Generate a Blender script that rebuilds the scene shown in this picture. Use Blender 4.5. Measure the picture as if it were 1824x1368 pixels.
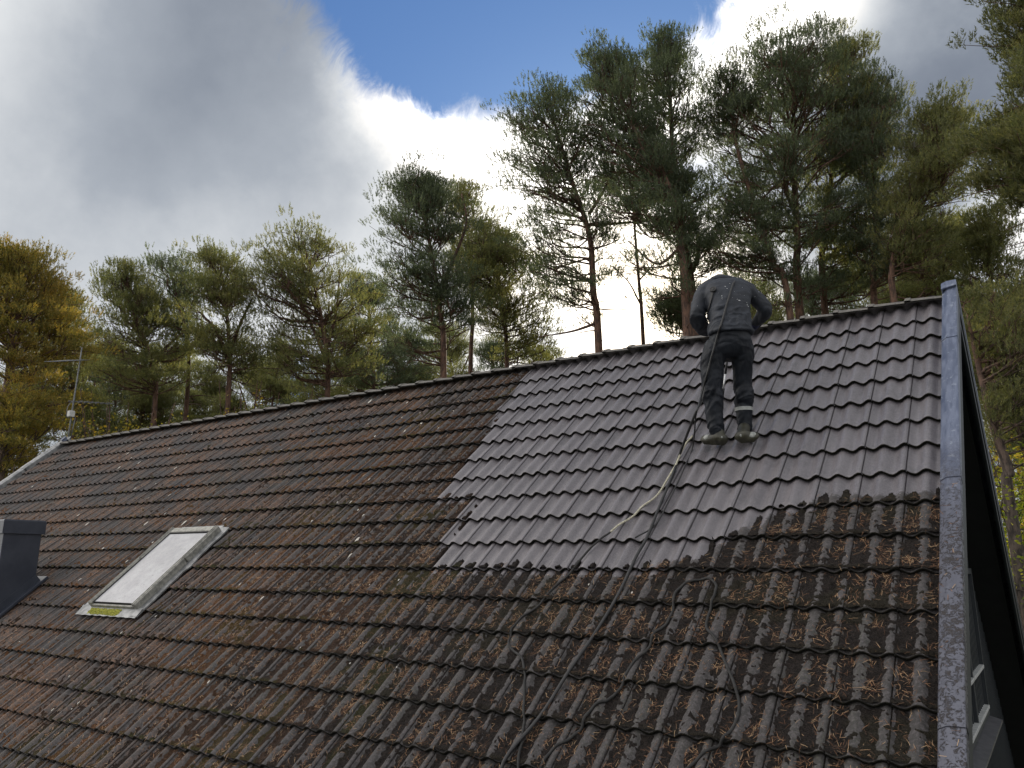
import bpy, math, random
import numpy as np
from mathutils import Matrix, Vector
from math import sin, cos, pi, radians, sqrt, hypot

for o in list(bpy.data.objects):
    bpy.data.objects.remove(o, do_unlink=True)
sc = bpy.context.scene
random.seed(7)
rng = np.random.default_rng(11)

# ------------------------------------------------------------------ camera
ZR = 7.2                                     # height of the ridge above the ground
FPX = 1387.07                                # focal length in pixels of the 1824 px wide photograph
RW = np.array([[0.8259037, 0.1270073, 0.5493198],
               [0.5638112, -0.1860477, -0.8046758],
               [0.0, 0.9742974, -0.2252656]])
CW = np.array([0.8156862, -8.2617953, -2.5031989 + ZR])
PITCH = radians(42.427)
CP, SP = cos(PITCH), sin(PITCH)
cam_d = bpy.data.cameras.new('camera')
cam_d.sensor_width = 36.0
cam_d.lens = FPX / 1824 * 36
cam_d.clip_end = 3000
cam_d.clip_start = 0.05
cam = bpy.data.objects.new('camera', cam_d)
sc.collection.objects.link(cam)
mw = Matrix.Identity(4)
for i in range(3):
    for j in range(3):
        mw[i][j] = RW[i][j]
    mw[i][3] = CW[i]
cam.matrix_world = mw
sc.camera = cam

def ray(x, y):
    return RW @ np.array([(x - 912) / FPX, (684 - y) / FPX, -1.0])
def at(x, y, D):
    """world point seen at photo pixel (x, y) at horizontal distance D from the camera"""
    d = ray(x, y)
    return CW + d * (D / hypot(d[0], d[1]))
def atdepth(x, y, dep):
    return CW + ray(x, y) * dep

# ------------------------------------------------------------------ node helpers
class NT:
    def __init__(s, tree):
        s.t = tree; s.n = tree.nodes; s.l = tree.links
    def new(s, typ, **kw):
        nd = s.n.new(typ)
        for k, v in kw.items():
            setattr(nd, k, v)
        return nd
    def put(s, sock, v):
        if hasattr(v, 'is_output'):
            s.l.new(v, sock)
        elif isinstance(v, (tuple, list)):
            v = tuple(v)
            if sock.type == 'RGBA' and len(v) == 3:
                v = v + (1,)
            sock.default_value = v
        else:
            sock.default_value = v
    def math(s, op, a, b=0.0, c=0.0, clamp=False):
        nd = s.new('ShaderNodeMath', operation=op, use_clamp=clamp)
        s.put(nd.inputs[0], a); s.put(nd.inputs[1], b); s.put(nd.inputs[2], c)
        return nd.outputs[0]
    def vmath(s, op, a, b=(0, 0, 0), scale=None):
        nd = s.new('ShaderNodeVectorMath', operation=op)
        s.put(nd.inputs[0], a); s.put(nd.inputs[1], b)
        if scale is not None:
            s.put(nd.inputs[3], scale)
        return nd.outputs['Value'] if op in ('DOT_PRODUCT', 'LENGTH') else nd.outputs[0]
    def noise(s, vec, scale, detail=4, rough=0.55, col=False, dist=0.0):
        nd = s.new('ShaderNodeTexNoise')
        if vec is not None: s.put(nd.inputs['Vector'], vec)
        nd.inputs['Scale'].default_value = scale
        nd.inputs['Detail'].default_value = detail
        nd.inputs['Roughness'].default_value = rough
        nd.inputs['Distortion'].default_value = dist
        return nd.outputs['Color' if col else 'Fac']
    def mix(s, f, a, b, mode='MIX'):
        nd = s.new('ShaderNodeMix', data_type='RGBA', blend_type=mode)
        s.put(nd.inputs['Factor'], f); s.put(nd.inputs['A'], a); s.put(nd.inputs['B'], b)
        for o in nd.outputs:
            if o.type == 'RGBA':
                return o
    def mixin(s, f, a, b, mode='MIX'):
        nd = s.new('ShaderNodeMix', data_type='RGBA', blend_type=mode)
        ins = [i for i in nd.inputs if i.type == 'RGBA']
        s.put(nd.inputs[0], f); s.put(ins[0], a); s.put(ins[1], b)
        return [o for o in nd.outputs if o.type == 'RGBA'][0]
    def ramp(s, v, lo, hi, a=0.0, b=1.0, smooth=True):
        nd = s.new('ShaderNodeMapRange')
        nd.interpolation_type = 'SMOOTHSTEP' if smooth else 'LINEAR'
        s.put(nd.inputs[0], v)
        for i, q in zip((1, 2, 3, 4), (lo, hi, a, b)):
            nd.inputs[i].default_value = q
        return nd.outputs[0]

# ------------------------------------------------------------------ sky and sun
SUN_D = ray(1160, 560); SUN_D = SUN_D / np.linalg.norm(SUN_D)
sun_el = math.asin(SUN_D[2]); sun_az = math.atan2(SUN_D[0], SUN_D[1])
world = bpy.data.worlds.new("World"); sc.world = world
world.use_nodes = True
T = NT(world.node_tree); T.n.clear()
wout = T.new('ShaderNodeOutputWorld'); bg = T.new('ShaderNodeBackground')
T.l.new(bg.outputs[0], wout.inputs[0])
sky = T.new('ShaderNodeTexSky', sky_type='NISHITA')
sky.sun_disc = False; sky.sun_elevation = sun_el; sky.sun_rotation = sun_az
tc = T.new('ShaderNodeTexCoord')
D0 = T.vmath('NORMALIZE', tc.outputs['Generated'])
def centred(col, amp):
    return T.vmath('SCALE', T.vmath('SUBTRACT', col, (0.5, 0.5, 0.5)), scale=amp)
W1 = T.vmath('ADD', D0, centred(T.noise(D0, 3.0, 3, 0.5, col=True), 0.09))
W2 = T.vmath('ADD', W1, centred(T.noise(D0, 11.0, 5, 0.6, col=True), 0.055))
DW = T.vmath('NORMALIZE', W2)
sep = T.new('ShaderNodeSeparateXYZ'); T.put(sep.inputs[0], D0)
zc = T.math('MAXIMUM', sep.outputs[2], 0.03)
def blobs(lst, base=0.0, src=None):
    acc = base
    for (x, y, sig, amp) in lst:
        d = ray(x, y); d = d / np.linalg.norm(d)
        k = 1.0 / (sig / 1400.0) ** 2
        dt = T.vmath('DOT_PRODUCT', DW if src is None else src, tuple(float(q) for q in d))
        e = T.math('EXPONENT', T.math('MULTIPLY', T.math('SUBTRACT', dt, 1.0), k))
        acc = T.math('MULTIPLY_ADD', e, amp, acc)
    return acc
# blue gap in the clouds
blue = blobs([(880, -95, 140, 1.1), (720, 20, 66, 0.9), (800, 50, 66, 0.85), (960, 0, 100, 0.8), (610, -80, 80, 0.9),
              (1080, -50, 100, 0.8), (1170, -150, 120, 0.8), (900, -260, 240, 0.9), (930, 110, 50, .45), (1100, 20, 45, .35), (665, -10, 26, -.7), (1050, 35, 22, -.5)])
wv = T.vmath('MULTIPLY', T.vmath('ADD', D0, centred(T.noise(D0, 6, 3, .5, col=True), .12)), (1.0, 1.9, 0.55))
blue = T.math('ADD', blue, T.math('MULTIPLY', T.math('SUBTRACT', T.noise(wv, 9, 10, 0.70, dist=.5), 0.5), 2.0))
behind = T.noise(T.vmath('ADD', D0, (4, 2, 1)), 2.2, 4, 0.55)
front = T.vmath('DOT_PRODUCT', D0, tuple(float(q) for q in -RW[:, 2]))
bk = T.math('MULTIPLY', T.ramp(behind, 0.46, 0.6), T.ramp(front, 0.35, 0.0))
bluem = T.math('MAXIMUM', T.ramp(blue, 0.34, 1.15), T.math('MULTIPLY', bk, 0.35))
# small blue patches low between the trunks
lowb = blobs([(520, 700, 45, .8), (1240, 330, 40, .7), (985, 590, 40, .5)])
bluem = T.math('MAXIMUM', bluem, T.math('MULTIPLY', lowb, 0.9, clamp=True))
# brightness of the cloud deck
bright = blobs([(740, 215, 55, 1.1), (840, 270, 70, 0.75), (925, 320, 70, 0.6), (1000, 420, 100, 0.5), (1130, 560, 150, 1.4), (1130, 140, 110, 0.55),
                (1340, 20, 120, 1.0), (1230, 150, 110, 0.45), (1460, -30, 70, 0.5), (1810, 400, 70, 0.7), (980, 200, 80, 0.45), (640, 120, 50, 0.4),
                (700, -10, 40, 0.35), (600, 450, 150, .12), (560, 660, 250, .35), (60, 500, 220, .26), (330, 450, 200, .26), (1080, 500, 130, .5), (1700, 560, 160, .35)])
dark = blobs([(120, 130, 330, 0.55), (420, 330, 160, 0.14), (1640, 170, 200, 0.75), (1190, 60, 60, .14)])
cn = T.noise(D0, 5.5, 7, 0.58)
cn2 = T.noise(W1, 2.4, 4, 0.5)
gk = T.ramp(T.vmath('DOT_PRODUCT', D0, tuple(float(q) for q in (ray(250, 200) / np.linalg.norm(ray(250, 200))))), 0.80, 0.98, 1.5, 0.6)
g = T.math('MULTIPLY', T.math('ADD', T.math('MULTIPLY', T.math('SUBTRACT', cn, 0.5), 0.75), T.math('MULTIPLY', T.math('SUBTRACT', cn2, 0.5), 0.5)), gk)
br = T.math('ADD', T.math('SUBTRACT', T.math('MULTIPLY', bright, 0.80), T.math('MULTIPLY', dark, 0.62)), g)
# unseen cloud over and behind the camera, brightened to light the roof
side = T.vmath('DOT_PRODUCT', D0, (-0.70, -0.42, 0.58))
br = T.math('ADD', br, T.math('MULTIPLY', T.ramp(front, 0.50, -0.10), 0.55))
br = T.math('ADD', br, T.math('MULTIPLY', T.ramp(side, 0.62, 0.97), 1.5))
ramp = T.new('ShaderNodeValToRGB')
T.put(ramp.inputs[0], T.ramp(br, -0.6, 1.0, 0, 1, smooth=False))
els = ramp.color_ramp.elements
els[0].position = 0.0; els[0].color = (0.135, 0.158, 0.205, 1)
els[1].position = 1.0; els[1].color = (2.1, 2.02, 1.92, 1)
for pos, c in ((0.2, (0.195, 0.222, 0.27)), (0.38, (0.33, 0.36, 0.405)), (0.55, (0.60, 0.62, 0.64)), (0.75, (1.0, 0.97, 0.93))):
    e = els.new(pos); e.color = c + (1,)
glow = blobs([(1140, 560, 110, 1.0)], src=D0)
cl = T.mixin(T.math('MULTIPLY', glow, 1.0, clamp=True), ramp.outputs[0], (2.6, 2.2, 1.7))
cloudc = T.vmath('SCALE', cl, scale=10.0)
skyc = T.vmath('MULTIPLY', sky.outputs[0], (0.20, 0.31, 0.48))
skyc = T.vmath('ADD', skyc, (0.42, 0.95, 2.2))
fin = T.mixin(bluem, cloudc, skyc)
T.put(bg.inputs[0], fin); bg.inputs[1].default_value = 0.1

sun_d = bpy.data.lights.new('sun', 'SUN'); sun_d.energy = 4.5; sun_d.angle = radians(0.6)
sun_d.color = (1.0, 0.86, 0.66)
sun = bpy.data.objects.new('sun', sun_d); sc.collection.objects.link(sun)
sun.rotation_euler = Vector([float(-q) for q in SUN_D]).to_track_quat('-Z', 'Y').to_euler()
sun.location = (0, 0, 60)
sc.view_settings.view_transform = 'Standard'; sc.view_settings.look = 'None'
sc.view_settings.gamma = 1; sc.view_settings.exposure = 0.3
sc.view_settings.use_curve_mapping = False
sc.cycles.max_bounces = 6; sc.cycles.diffuse_bounces = 3; sc.cycles.glossy_bounces = 3
sc.cycles.transmission_bounces = 3; sc.cycles.transparent_max_bounces = 4

# ------------------------------------------------------------------ object helpers
PM = Matrix(((1, 0, 0, 0), (0, CP, -SP, 0), (0, SP, CP, ZR), (0, 0, 0, 1)))      # roof plane frame
FM = Matrix(((1, 0, 0, 0), (0, -CP, SP, 0.16), (0, SP, CP, ZR), (0, 0, 0, 1)))   # far slope frame (mirrored)
def tag(o, label=None, cat=None, group=None, kind=None):
    if label: o['label'] = label
    if cat: o['category'] = cat
    if group: o['group'] = group
    if kind: o['kind'] = kind
    return o
def empty(name, loc):
    o = bpy.data.objects.new(name, None); sc.collection.objects.link(o)
    o.location = loc; o.empty_display_size = 0.3
    return o
def mkmesh(name, V, F, mats=(), smooth=True, fmat=None, attrs=None):
    V = np.asarray(V, dtype=np.float32).reshape(-1, 3)
    me = bpy.data.meshes.new(name)
    if isinstance(F, np.ndarray):
        nf, k = F.shape
        me.vertices.add(len(V)); me.vertices.foreach_set('co', V.ravel())
        me.loops.add(nf * k); me.loops.foreach_set('vertex_index', F.astype(np.int32).ravel())
        me.polygons.add(nf)
        me.polygons.foreach_set('loop_start', np.arange(0, nf * k, k, dtype=np.int32))
        me.polygons.foreach_set('loop_total', np.full(nf, k, dtype=np.int32))
    else:
        me.from_pydata([tuple(map(float, v)) for v in V], [], [tuple(int(i) for i in f) for f in F])
    if smooth is True:
        me.polygons.foreach_set('use_smooth', np.ones(len(me.polygons), dtype=bool))
    elif smooth is not False:
        me.polygons.foreach_set('use_smooth', np.asarray(smooth, dtype=bool))
    for m in (mats if isinstance(mats, (list, tuple)) else [mats]):
        me.materials.append(m)
    if fmat is not None:
        me.polygons.foreach_set('material_index', np.asarray(fmat, dtype=np.int32))
    if attrs:
        for k_, v_ in attrs.items():
            a = me.attributes.new(k_, 'FLOAT', 'POINT'); a.data.foreach_set('value', np.asarray(v_, dtype=np.float32))
    me.update(); me.validate()
    return me
WM = {}                                      # world matrix of every object placed
def link(name, me, parent=None, M=None):
    o = bpy.data.objects.new(name, me); sc.collection.objects.link(o)
    M = M.copy() if M is not None else Matrix.Identity(4)
    WM[o] = M
    if parent is not None:
        o.parent = parent
        pm = WM.get(parent) or Matrix.Translation(parent.location)
        o.matrix_basis = pm.inverted() @ M
    else:
        o.matrix_basis = M
    return o
class Geo:
    """collects shapes into one mesh"""
    def __init__(s): s.V = []; s.F = []; s.S = []; s.Mi = []
    def add(s, V, F, smooth=False, mi=0):
        n = len(s.V); s.V += [tuple(v) for v in V]; s.F += [tuple(i + n for i in f) for f in F]
        s.S += [smooth] * len(F); s.Mi += [mi] * len(F)
    def box(s, x0, x1, y0, y1, z0, z1, b=0.0, mi=0):
        if b <= 0:
            V = [(x, y, z) for z in (z0, z1) for y in (y0, y1) for x in (x0, x1)]
            s.add(V, [(0, 2, 3, 1), (4, 5, 7, 6), (0, 1, 5, 4), (2, 6, 7, 3), (0, 4, 6, 2), (1, 3, 7, 5)], mi=mi)
            return
        def ringz(z, i):
            a, c, d, e = x0 + i, x1 - i, y0 + i, y1 - i
            return [(a + b, d, z), (c - b, d, z), (c, d + b, z), (c, e - b, z), (c - b, e, z), (a + b, e, z), (a, e - b, z), (a, d + b, z)]
        V = ringz(z0, b) + ringz(z0 + b, 0) + ringz(z1 - b, 0) + ringz(z1, b)
        F = [tuple(range(7, -1, -1)), tuple(range(24, 32))]
        for r in range(3):
            for i in range(8):
                F.append((r * 8 + i, r * 8 + (i + 1) % 8, r * 8 + 8 + (i + 1) % 8, r * 8 + 8 + i))
        s.add(V, F, mi=mi)
    def tube(s, P, R, n=8, mi=0, cap=True, flat=1.0):
        V, F = tube(P, R, n, cap, flat); s.add(V, F, True, mi)
    def prism(s, pts, f0, f1, mi=0):
        """2D profile pts extruded between mapping functions f0(p), f1(p)"""
        n = len(pts); V = [f0(p) for p in pts] + [f1(p) for p in pts]
        F = [(i, (i + 1) % n, n + (i + 1) % n, n + i) for i in range(n)] + [tuple(range(n - 1, -1, -1)), tuple(range(n, 2 * n))]
        s.add(V, F, mi=mi)
    def make(s, name, mats, parent=None, M=None):
        me = mkmesh(name, s.V, s.F, mats, s.S, s.Mi)
        return link(name, me, parent, M)
def tube(P, R, n=8, cap=True, flat=1.0):
    P = np.asarray(P, float); m = len(P)
    R = np.full(m, R, float) if np.isscalar(R) else np.asarray(R, float)
    Tn = np.gradient(P, axis=0); Tn /= np.linalg.norm(Tn, axis=1)[:, None] + 1e-9
    a = np.array([0, 0, 1.]) if abs(Tn[0][2]) < 0.9 else np.array([1., 0, 0])
    u = np.cross(Tn[0], a); u /= np.linalg.norm(u)
    V = []; ang = np.arange(n) * 2 * pi / n
    for i in range(m):
        u = u - Tn[i] * (u @ Tn[i]); u /= np.linalg.norm(u) + 1e-9
        w = np.cross(Tn[i], u)
        V.append(P[i] + R[i] * (np.cos(ang)[:, None] * u + flat * np.sin(ang)[:, None] * w))
    V = np.concatenate(V)
    F = [(i * n + j, i * n + (j + 1) % n, (i + 1) * n + (j + 1) % n, (i + 1) * n + j) for i in range(m - 1) for j in range(n)]
    if cap:
        F += [tuple(range(n - 1, -1, -1)), tuple(range((m - 1) * n, m * n))]
    return V, F
def spline(P, k=8):
    P = np.asarray(P, float); Q = np.vstack([2 * P[0] - P[1], P, 2 * P[-1] - P[-2]]); out = []
    for i in range(1, len(Q) - 2):
        for t in np.arange(k) / k:
            a, b, c, d = Q[i - 1], Q[i], Q[i + 1], Q[i + 2]
            out.append(0.5 * ((2 * b) + (-a + c) * t + (2 * a - 5 * b + 4 * c - d) * t * t + (-a + 3 * b - 3 * c + d) * t ** 3))
    out.append(P[-1]); return np.array(out)
# value noise in numpy
_perm = np.random.default_rng(3).random((256, 256)).astype(np.float32)
def vn(x, y):
    xi = np.floor(x).astype(int); yi = np.floor(y).astype(int); fx = x - xi; fy = y - yi
    fx = fx * fx * (3 - 2 * fx); fy = fy * fy * (3 - 2 * fy)
    g = lambda a, b: _perm[a & 255, b & 255]
    return (g(xi, yi) * (1 - fx) + g(xi + 1, yi) * fx) * (1 - fy) + (g(xi, yi + 1) * (1 - fx) + g(xi + 1, yi + 1) * fx) * fy
def fbm(x, y, f, o=4, gain=0.55):
    x = np.asarray(x, float); y = np.asarray(y, float); s = 0; a = 1; t = 0
    for i in range(o):
        s = s + a * vn(x * f + 17.3 * i, y * f + 5.1 * i); t += a; a *= gain; f *= 2.03
    return s / t                                   # 0..1

# ------------------------------------------------------------------ materials
def material(name):
    m = bpy.data.materials.new(name); m.use_nodes = True
    t = NT(m.node_tree); t.n.clear()
    out = t.new('ShaderNodeOutputMaterial'); p = t.new('ShaderNodeBsdfPrincipled')
    t.l.new(p.outputs[0], out.inputs[0])
    return m, t, p, out
def bump(t, p, h, strength=0.4, dist=0.01):
    b = t.new('ShaderNodeBump'); b.inputs['Strength'].default_value = strength; b.inputs['Distance'].default_value = dist
    t.put(b.inputs['Height'], h); t.l.new(b.outputs[0], p.inputs['Normal'])
def simple(name, c1, c2=None, scale=8, rough=0.6, metal=0.0, bs=0.0, bscale=60, spec=0.5, contrast=(0.35, 0.65)):
    m, t, p, out = material(name)
    co = t.new('ShaderNodeTexCoord').outputs['Object']
    if c2:
        t.put(p.inputs['Base Color'], t.mixin(t.ramp(t.noise(co, scale, 5, 0.6), *contrast), c1, c2))
    else:
        t.put(p.inputs['Base Color'], c1)
    p.inputs['Roughness'].default_value = rough; p.inputs['Metallic'].default_value = metal
    p.inputs['Specular IOR Level'].default_value = spec
    if bs: bump(t, p, t.noise(co, bscale, 4, 0.6), bs, 0.01)
    return m

def tile_material():
    m, t, p, out = material('concrete_tile')
    co = t.new('ShaderNodeTexCoord').outputs['Object']
    at_ = t.new('ShaderNodeAttribute', attribute_name='dirty').outputs['Fac']
    tv = t.new('ShaderNodeAttribute', attribute_name='tv').outputs['Fac']
    fine = t.noise(co, 165, 4, 0.8); mid = t.noise(co, 40, 5, 0.65); big = t.noise(co, 1.6, 4, 0.6)
    clean = t.mixin(t.ramp(fine, 0.36, 0.64), (0.034, 0.030, 0.034), (0.192, 0.174, 0.187))
    clean = t.mixin(t.ramp(mid, 0.35, 0.75, 0, 0.55), clean, (0.085, 0.080, 0.092))
    clean = t.mixin(t.ramp(tv, 0, 1, 0, 0.5, smooth=False), clean, (0.155, 0.142, 0.152))
    stain = t.ramp(t.noise(co, 5.0, 5, 0.65), 0.52, 0.7, 0, 0.35)
    clean = t.mixin(stain, clean, (0.05, 0.047, 0.052))
    sx_ = t.new('ShaderNodeSeparateXYZ'); t.put(sx_.inputs[0], co)
    cx_ = t.new('ShaderNodeCombineXYZ'); t.put(cx_.inputs[0], sx_.outputs[0]); t.put(cx_.inputs[1], t.math('MULTIPLY', sx_.outputs[1], .16))
    run = t.ramp(t.noise(cx_.outputs[0], 26, 5, .65), 0.54, 0.68, 0, 0.5)
    clean = t.mixin(run, clean, (0.040, 0.036, 0.040))
    clean = t.mixin(t.ramp(t.noise(co, 55, 3, .6), 0.70, 0.74, 0, .8), clean, (0.028, 0.026, 0.022))
    clean = t.mixin(t.ramp(t.noise(t.vmath('ADD', co, (7, 3, 0)), 48, 4, .7), 0.72, 0.75, 0, .6), clean, (0.32, 0.31, 0.30))
    d1 = t.mixin(t.ramp(mid, 0.38, 0.62), (0.022, 0.020, 0.020), (0.078, 0.070, 0.073))
    spx = t.new('ShaderNodeSeparateXYZ'); t.put(spx.inputs[0], co)
    rust = t.math('MULTIPLY', t.ramp(spx.outputs[0], -4.0, -7.5), t.ramp(t.noise(co, 1.7, 5, 0.65), 0.40, 0.62))
    rust = t.math('MULTIPLY', rust, t.ramp(t.noise(co, 28, 4, 0.7), 0.40, 0.62, 0.15, 1))
    d1 = t.mixin(t.math('MULTIPLY', rust, 0.9), d1, (0.19, 0.088, 0.038))
    grn = t.math('MULTIPLY', t.ramp(t.noise(co, 1.3, 3, 0.5), 0.5, 0.65), t.ramp(t.noise(co, 60, 4, 0.7), 0.45, 0.65))
    d1 = t.mixin(t.math('MULTIPLY', grn, 0.5), d1, (0.075, 0.078, 0.05))
    spk = t.ramp(t.noise(co, 17, 6, 0.75), 0.735, 0.76)
    d1 = t.mixin(t.math('MULTIPLY', spk, 0.8), d1, (0.40, 0.38, 0.34))
    crumb = t.ramp(t.noise(co, 75, 6, 0.72, dist=.8), 0.44, 0.56)
    d1 = t.mixin(t.math('MULTIPLY', crumb, 0.70), d1, (0.022, 0.019, 0.017))
    edge = t.math('ADD', at_, t.math('MULTIPLY', t.math('SUBTRACT', mid, 0.5), 0.9))
    dm = t.ramp(edge, 0.4, 0.6)
    t.put(p.inputs['Base Color'], t.mixin(dm, clean, d1))
    t.put(p.inputs['Coat Weight'], t.math('MULTIPLY', t.math('SUBTRACT', 1.0, dm), .50)); p.inputs['Coat Roughness'].default_value = .30
    t.put(p.inputs['Roughness'], t.math('ADD', t.math('MULTIPLY', dm, 0.3), t.ramp(mid, 0.3, 0.7, 0.36, 0.52)))
    p.inputs['Specular IOR Level'].default_value = 0.55
    bump(t, p, t.math('ADD', t.math('MULTIPLY', fine, 0.7), mid), 0.8, 0.006)
    return m
def litter_material():
    m, t, p, out = material('moss_and_needle_litter')
    co = t.new('ShaderNodeTexCoord').outputs['Object']
    gr = t.new('ShaderNodeAttribute', attribute_name='green').outputs['Fac']
    ru = t.new('ShaderNodeAttribute', attribute_name='rust').outputs['Fac']
    n1 = t.noise(co, 95, 5, 0.75, dist=1.5); n2 = t.noise(co, 230, 3, 0.7, dist=1.0); n3 = t.noise(co, 9, 5, 0.65)
    c = t.mixin(t.ramp(n1, 0.38, 0.68), (0.012, 0.010, 0.009), (0.066, 0.051, 0.045))
    c = t.mixin(t.ramp(n2, 0.54, 0.72), c, (0.095, 0.072, 0.058))
    c = t.mixin(t.ramp(n3, 0.42, 0.68, 0, 0.4), c, (0.016, 0.012, 0.010))
    c = t.mixin(t.ramp(t.noise(co, 70, 4, 0.7), 0.47, 0.60, 0, 0.55), c, (0.006, 0.005, 0.005))
    r = t.mixin(t.ramp(n1, 0.34, 0.66), (0.045, 0.023, 0.012), (0.26, 0.118, 0.048))
    r = t.mixin(t.ramp(n2, 0.5, 0.75), r, (0.27, 0.14, 0.066))
    c = t.mixin(ru, c, r)
    gm = t.mixin(t.ramp(n1, 0.4, 0.6), (0.020, 0.022, 0.005), (0.10, 0.10, 0.022))
    c = t.mixin(gr, c, gm)
    t.put(p.inputs['Base Color'], c)
    p.inputs['Roughness'].default_value = 0.9; p.inputs['Specular IOR Level'].default_value = 0.2
    bump(t, p, t.math('ADD', n1, t.math('MULTIPLY', n2, 0.7)), 1.0, 0.035)
    return m
def needle_material(name, cols):
    m, t, p, out = material(name)
    r = t.new('ShaderNodeNewGeometry').outputs['Random Per Island']
    rp = t.new('ShaderNodeValToRGB'); t.put(rp.inputs[0], r)
    e = rp.color_ramp.elements
    e[0].color = cols[0] + (1,); e[1].color = cols[-1] + (1,)
    for i, c in enumerate(cols[1:-1]):
        q = e.new((i + 1) / (len(cols) - 1)); q.color = c + (1,)
    t.put(p.inputs['Base Color'], rp.outputs[0]); p.inputs['Roughness'].default_value = 0.7
    p.inputs['Specular IOR Level'].default_value = 0.25
    return m
M_tile = tile_material()
M_litter = litter_material()
M_needle = needle_material('fallen_needles', [(0.05, 0.03, 0.018), (0.15, 0.070, 0.036), (0.10, 0.055, 0.03), (0.26, 0.13, 0.065), (0.42, 0.29, 0.17), (0.10, 0.05, 0.028), (0.035, 0.022, 0.015)])
M_lip = simple('tile_edge_dirt_and_shade', (0.005, 0.005, 0.004), (0.014, 0.013, 0.009), 50, 0.95, spec=.15)  # dirt plus the shadow at each tile edge, both put into the near-black colour
M_ridge = simple('ridge_tile_concrete', (0.075, 0.070, 0.066), (0.14, 0.13, 0.115), 18, 0.75, bs=0.5, bscale=150)
M_under = simple('roof_underlay', (0.01, 0.01, 0.01), (0.016, 0.015, 0.014), 10, 0.9)
M_darkwood = simple('dark_painted_boards', (0.010, 0.014, 0.018), (0.016, 0.021, 0.026), 6, 0.55)
M_soffit = simple('dark_soffit_boards', (0.005, 0.006, 0.008), (0.009, 0.010, 0.012), 6, 0.7)

def flashing_material():
    m, t, p, out = material('weathered_verge_metal')
    co = t.new('ShaderNodeTexCoord').outputs['Object']
    sp = t.new('ShaderNodeSeparateXYZ'); t.put(sp.inputs[0], co)
    st = t.new('ShaderNodeCombineXYZ'); t.put(st.inputs[0], t.math('MULTIPLY', sp.outputs[0], 6)); t.put(st.inputs[1], sp.outputs[1]); t.put(st.inputs[2], sp.outputs[2])
    n1 = t.noise(st.outputs[0], 5, 6, 0.65); n2 = t.noise(co, 70, 5, 0.7)
    c = t.mixin(t.ramp(n1, 0.35, 0.65), (0.075, 0.092, 0.145), (0.135, 0.158, 0.225))
    c = t.mixin(t.ramp(t.noise(co, 14, 6, 0.7), 0.57, 0.66, 0, 0.55), c, (0.30, 0.33, 0.39))
    spk = t.ramp(n2, 0.69, 0.72)
    c = t.mixin(spk, c, (0.04, 0.038, 0.04))
    # crusts of moss and dirt, thick on the lower half
    low = t.ramp(sp.outputs[1], -2.2, -3.6)
    crust = t.math('MULTIPLY', t.ramp(t.math('ADD', t.noise(co, 38, 8, 0.72, dist=.8), t.math('MULTIPLY', t.math('SUBTRACT', t.noise(co, 6, 3, .5), .5), .25)), 0.50, 0.545), low)
    c = t.mixin(t.math('MULTIPLY', low, 0.85), c, (0.088, 0.088, 0.108))
    c = t.mixin(t.math('MULTIPLY', crust, t.ramp(t.noise(co, 90, 4, .7), .35, .55, .45, 1)), c, (0.036, 0.031, 0.031))
    t.put(p.inputs['Base Color'], c)
    t.put(p.inputs['Roughness'], t.math('ADD', t.math('MULTIPLY', crust, 0.4), t.ramp(n1, 0.3, 0.7, 0.32, 0.5)))
    p.inputs['Metallic'].default_value = 0.25
    bump(t, p, crust, 0.8, 0.004)
    return m
M_flash = flashing_material()
M_zinc = simple('weathered_zinc', (0.15, 0.155, 0.16), (0.30, 0.305, 0.31), 9, 0.5, 0.4, 0.25, 80)
M_slate = simple('dark_slate_sheet', (0.030, 0.036, 0.052), (0.045, 0.052, 0.070), 3, 0.42, 0.2, 0.1, 30)
M_greyframe = simple('weathered_grey_frame', (0.17, 0.17, 0.155), (0.30, 0.295, 0.265), 22, 0.55, 0.2, 0.2, 90)
M_moss = simple('yellow_green_moss', (0.22, 0.23, 0.03), (0.48, 0.47, 0.10), 50, 0.95, bs=1.0, bscale=120)
def pane_material():
    m, t, p, out = material('frosted_skylight_glass')
    co = t.new('ShaderNodeTexCoord').outputs['Object']
    n = t.noise(co, 26, 6, 0.8, dist=.6)
    c = t.mixin(t.ramp(t.noise(co, 3, 4, 0.6), 0.3, 0.7), (0.20, 0.205, 0.23), (0.31, 0.315, 0.34))
    c = t.mixin(t.ramp(t.noise(co, 14, 7, 0.8), 0.48, 0.64, 0, .6), c, (0.17, 0.175, 0.19))
    c = t.mixin(t.ramp(n, 0.57, 0.64), c, (0.16, 0.16, 0.17))
    c = t.mixin(t.ramp(t.noise(co, 90, 3, 0.6), 0.62, 0.68), c, (0.10, 0.10, 0.10))
    t.put(p.inputs['Base Color'], c); p.inputs['Roughness'].default_value = 0.35
    p.inputs['Coat Weight'].default_value = 0.15; p.inputs['Coat Roughness'].default_value = 0.1
    return m
M_pane = pane_material()

# ------------------------------------------------------------------ the house
TW, CS, AM, TH = 0.30, 0.3404, 0.040, 0.034
XL, XR, NC = -16.5, 0.232, 21
house = empty('house', (-8.1, 0.0, 0.0))
tag(house, 'long house with a steep tiled roof half washed and half covered in moss', 'house')

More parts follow.
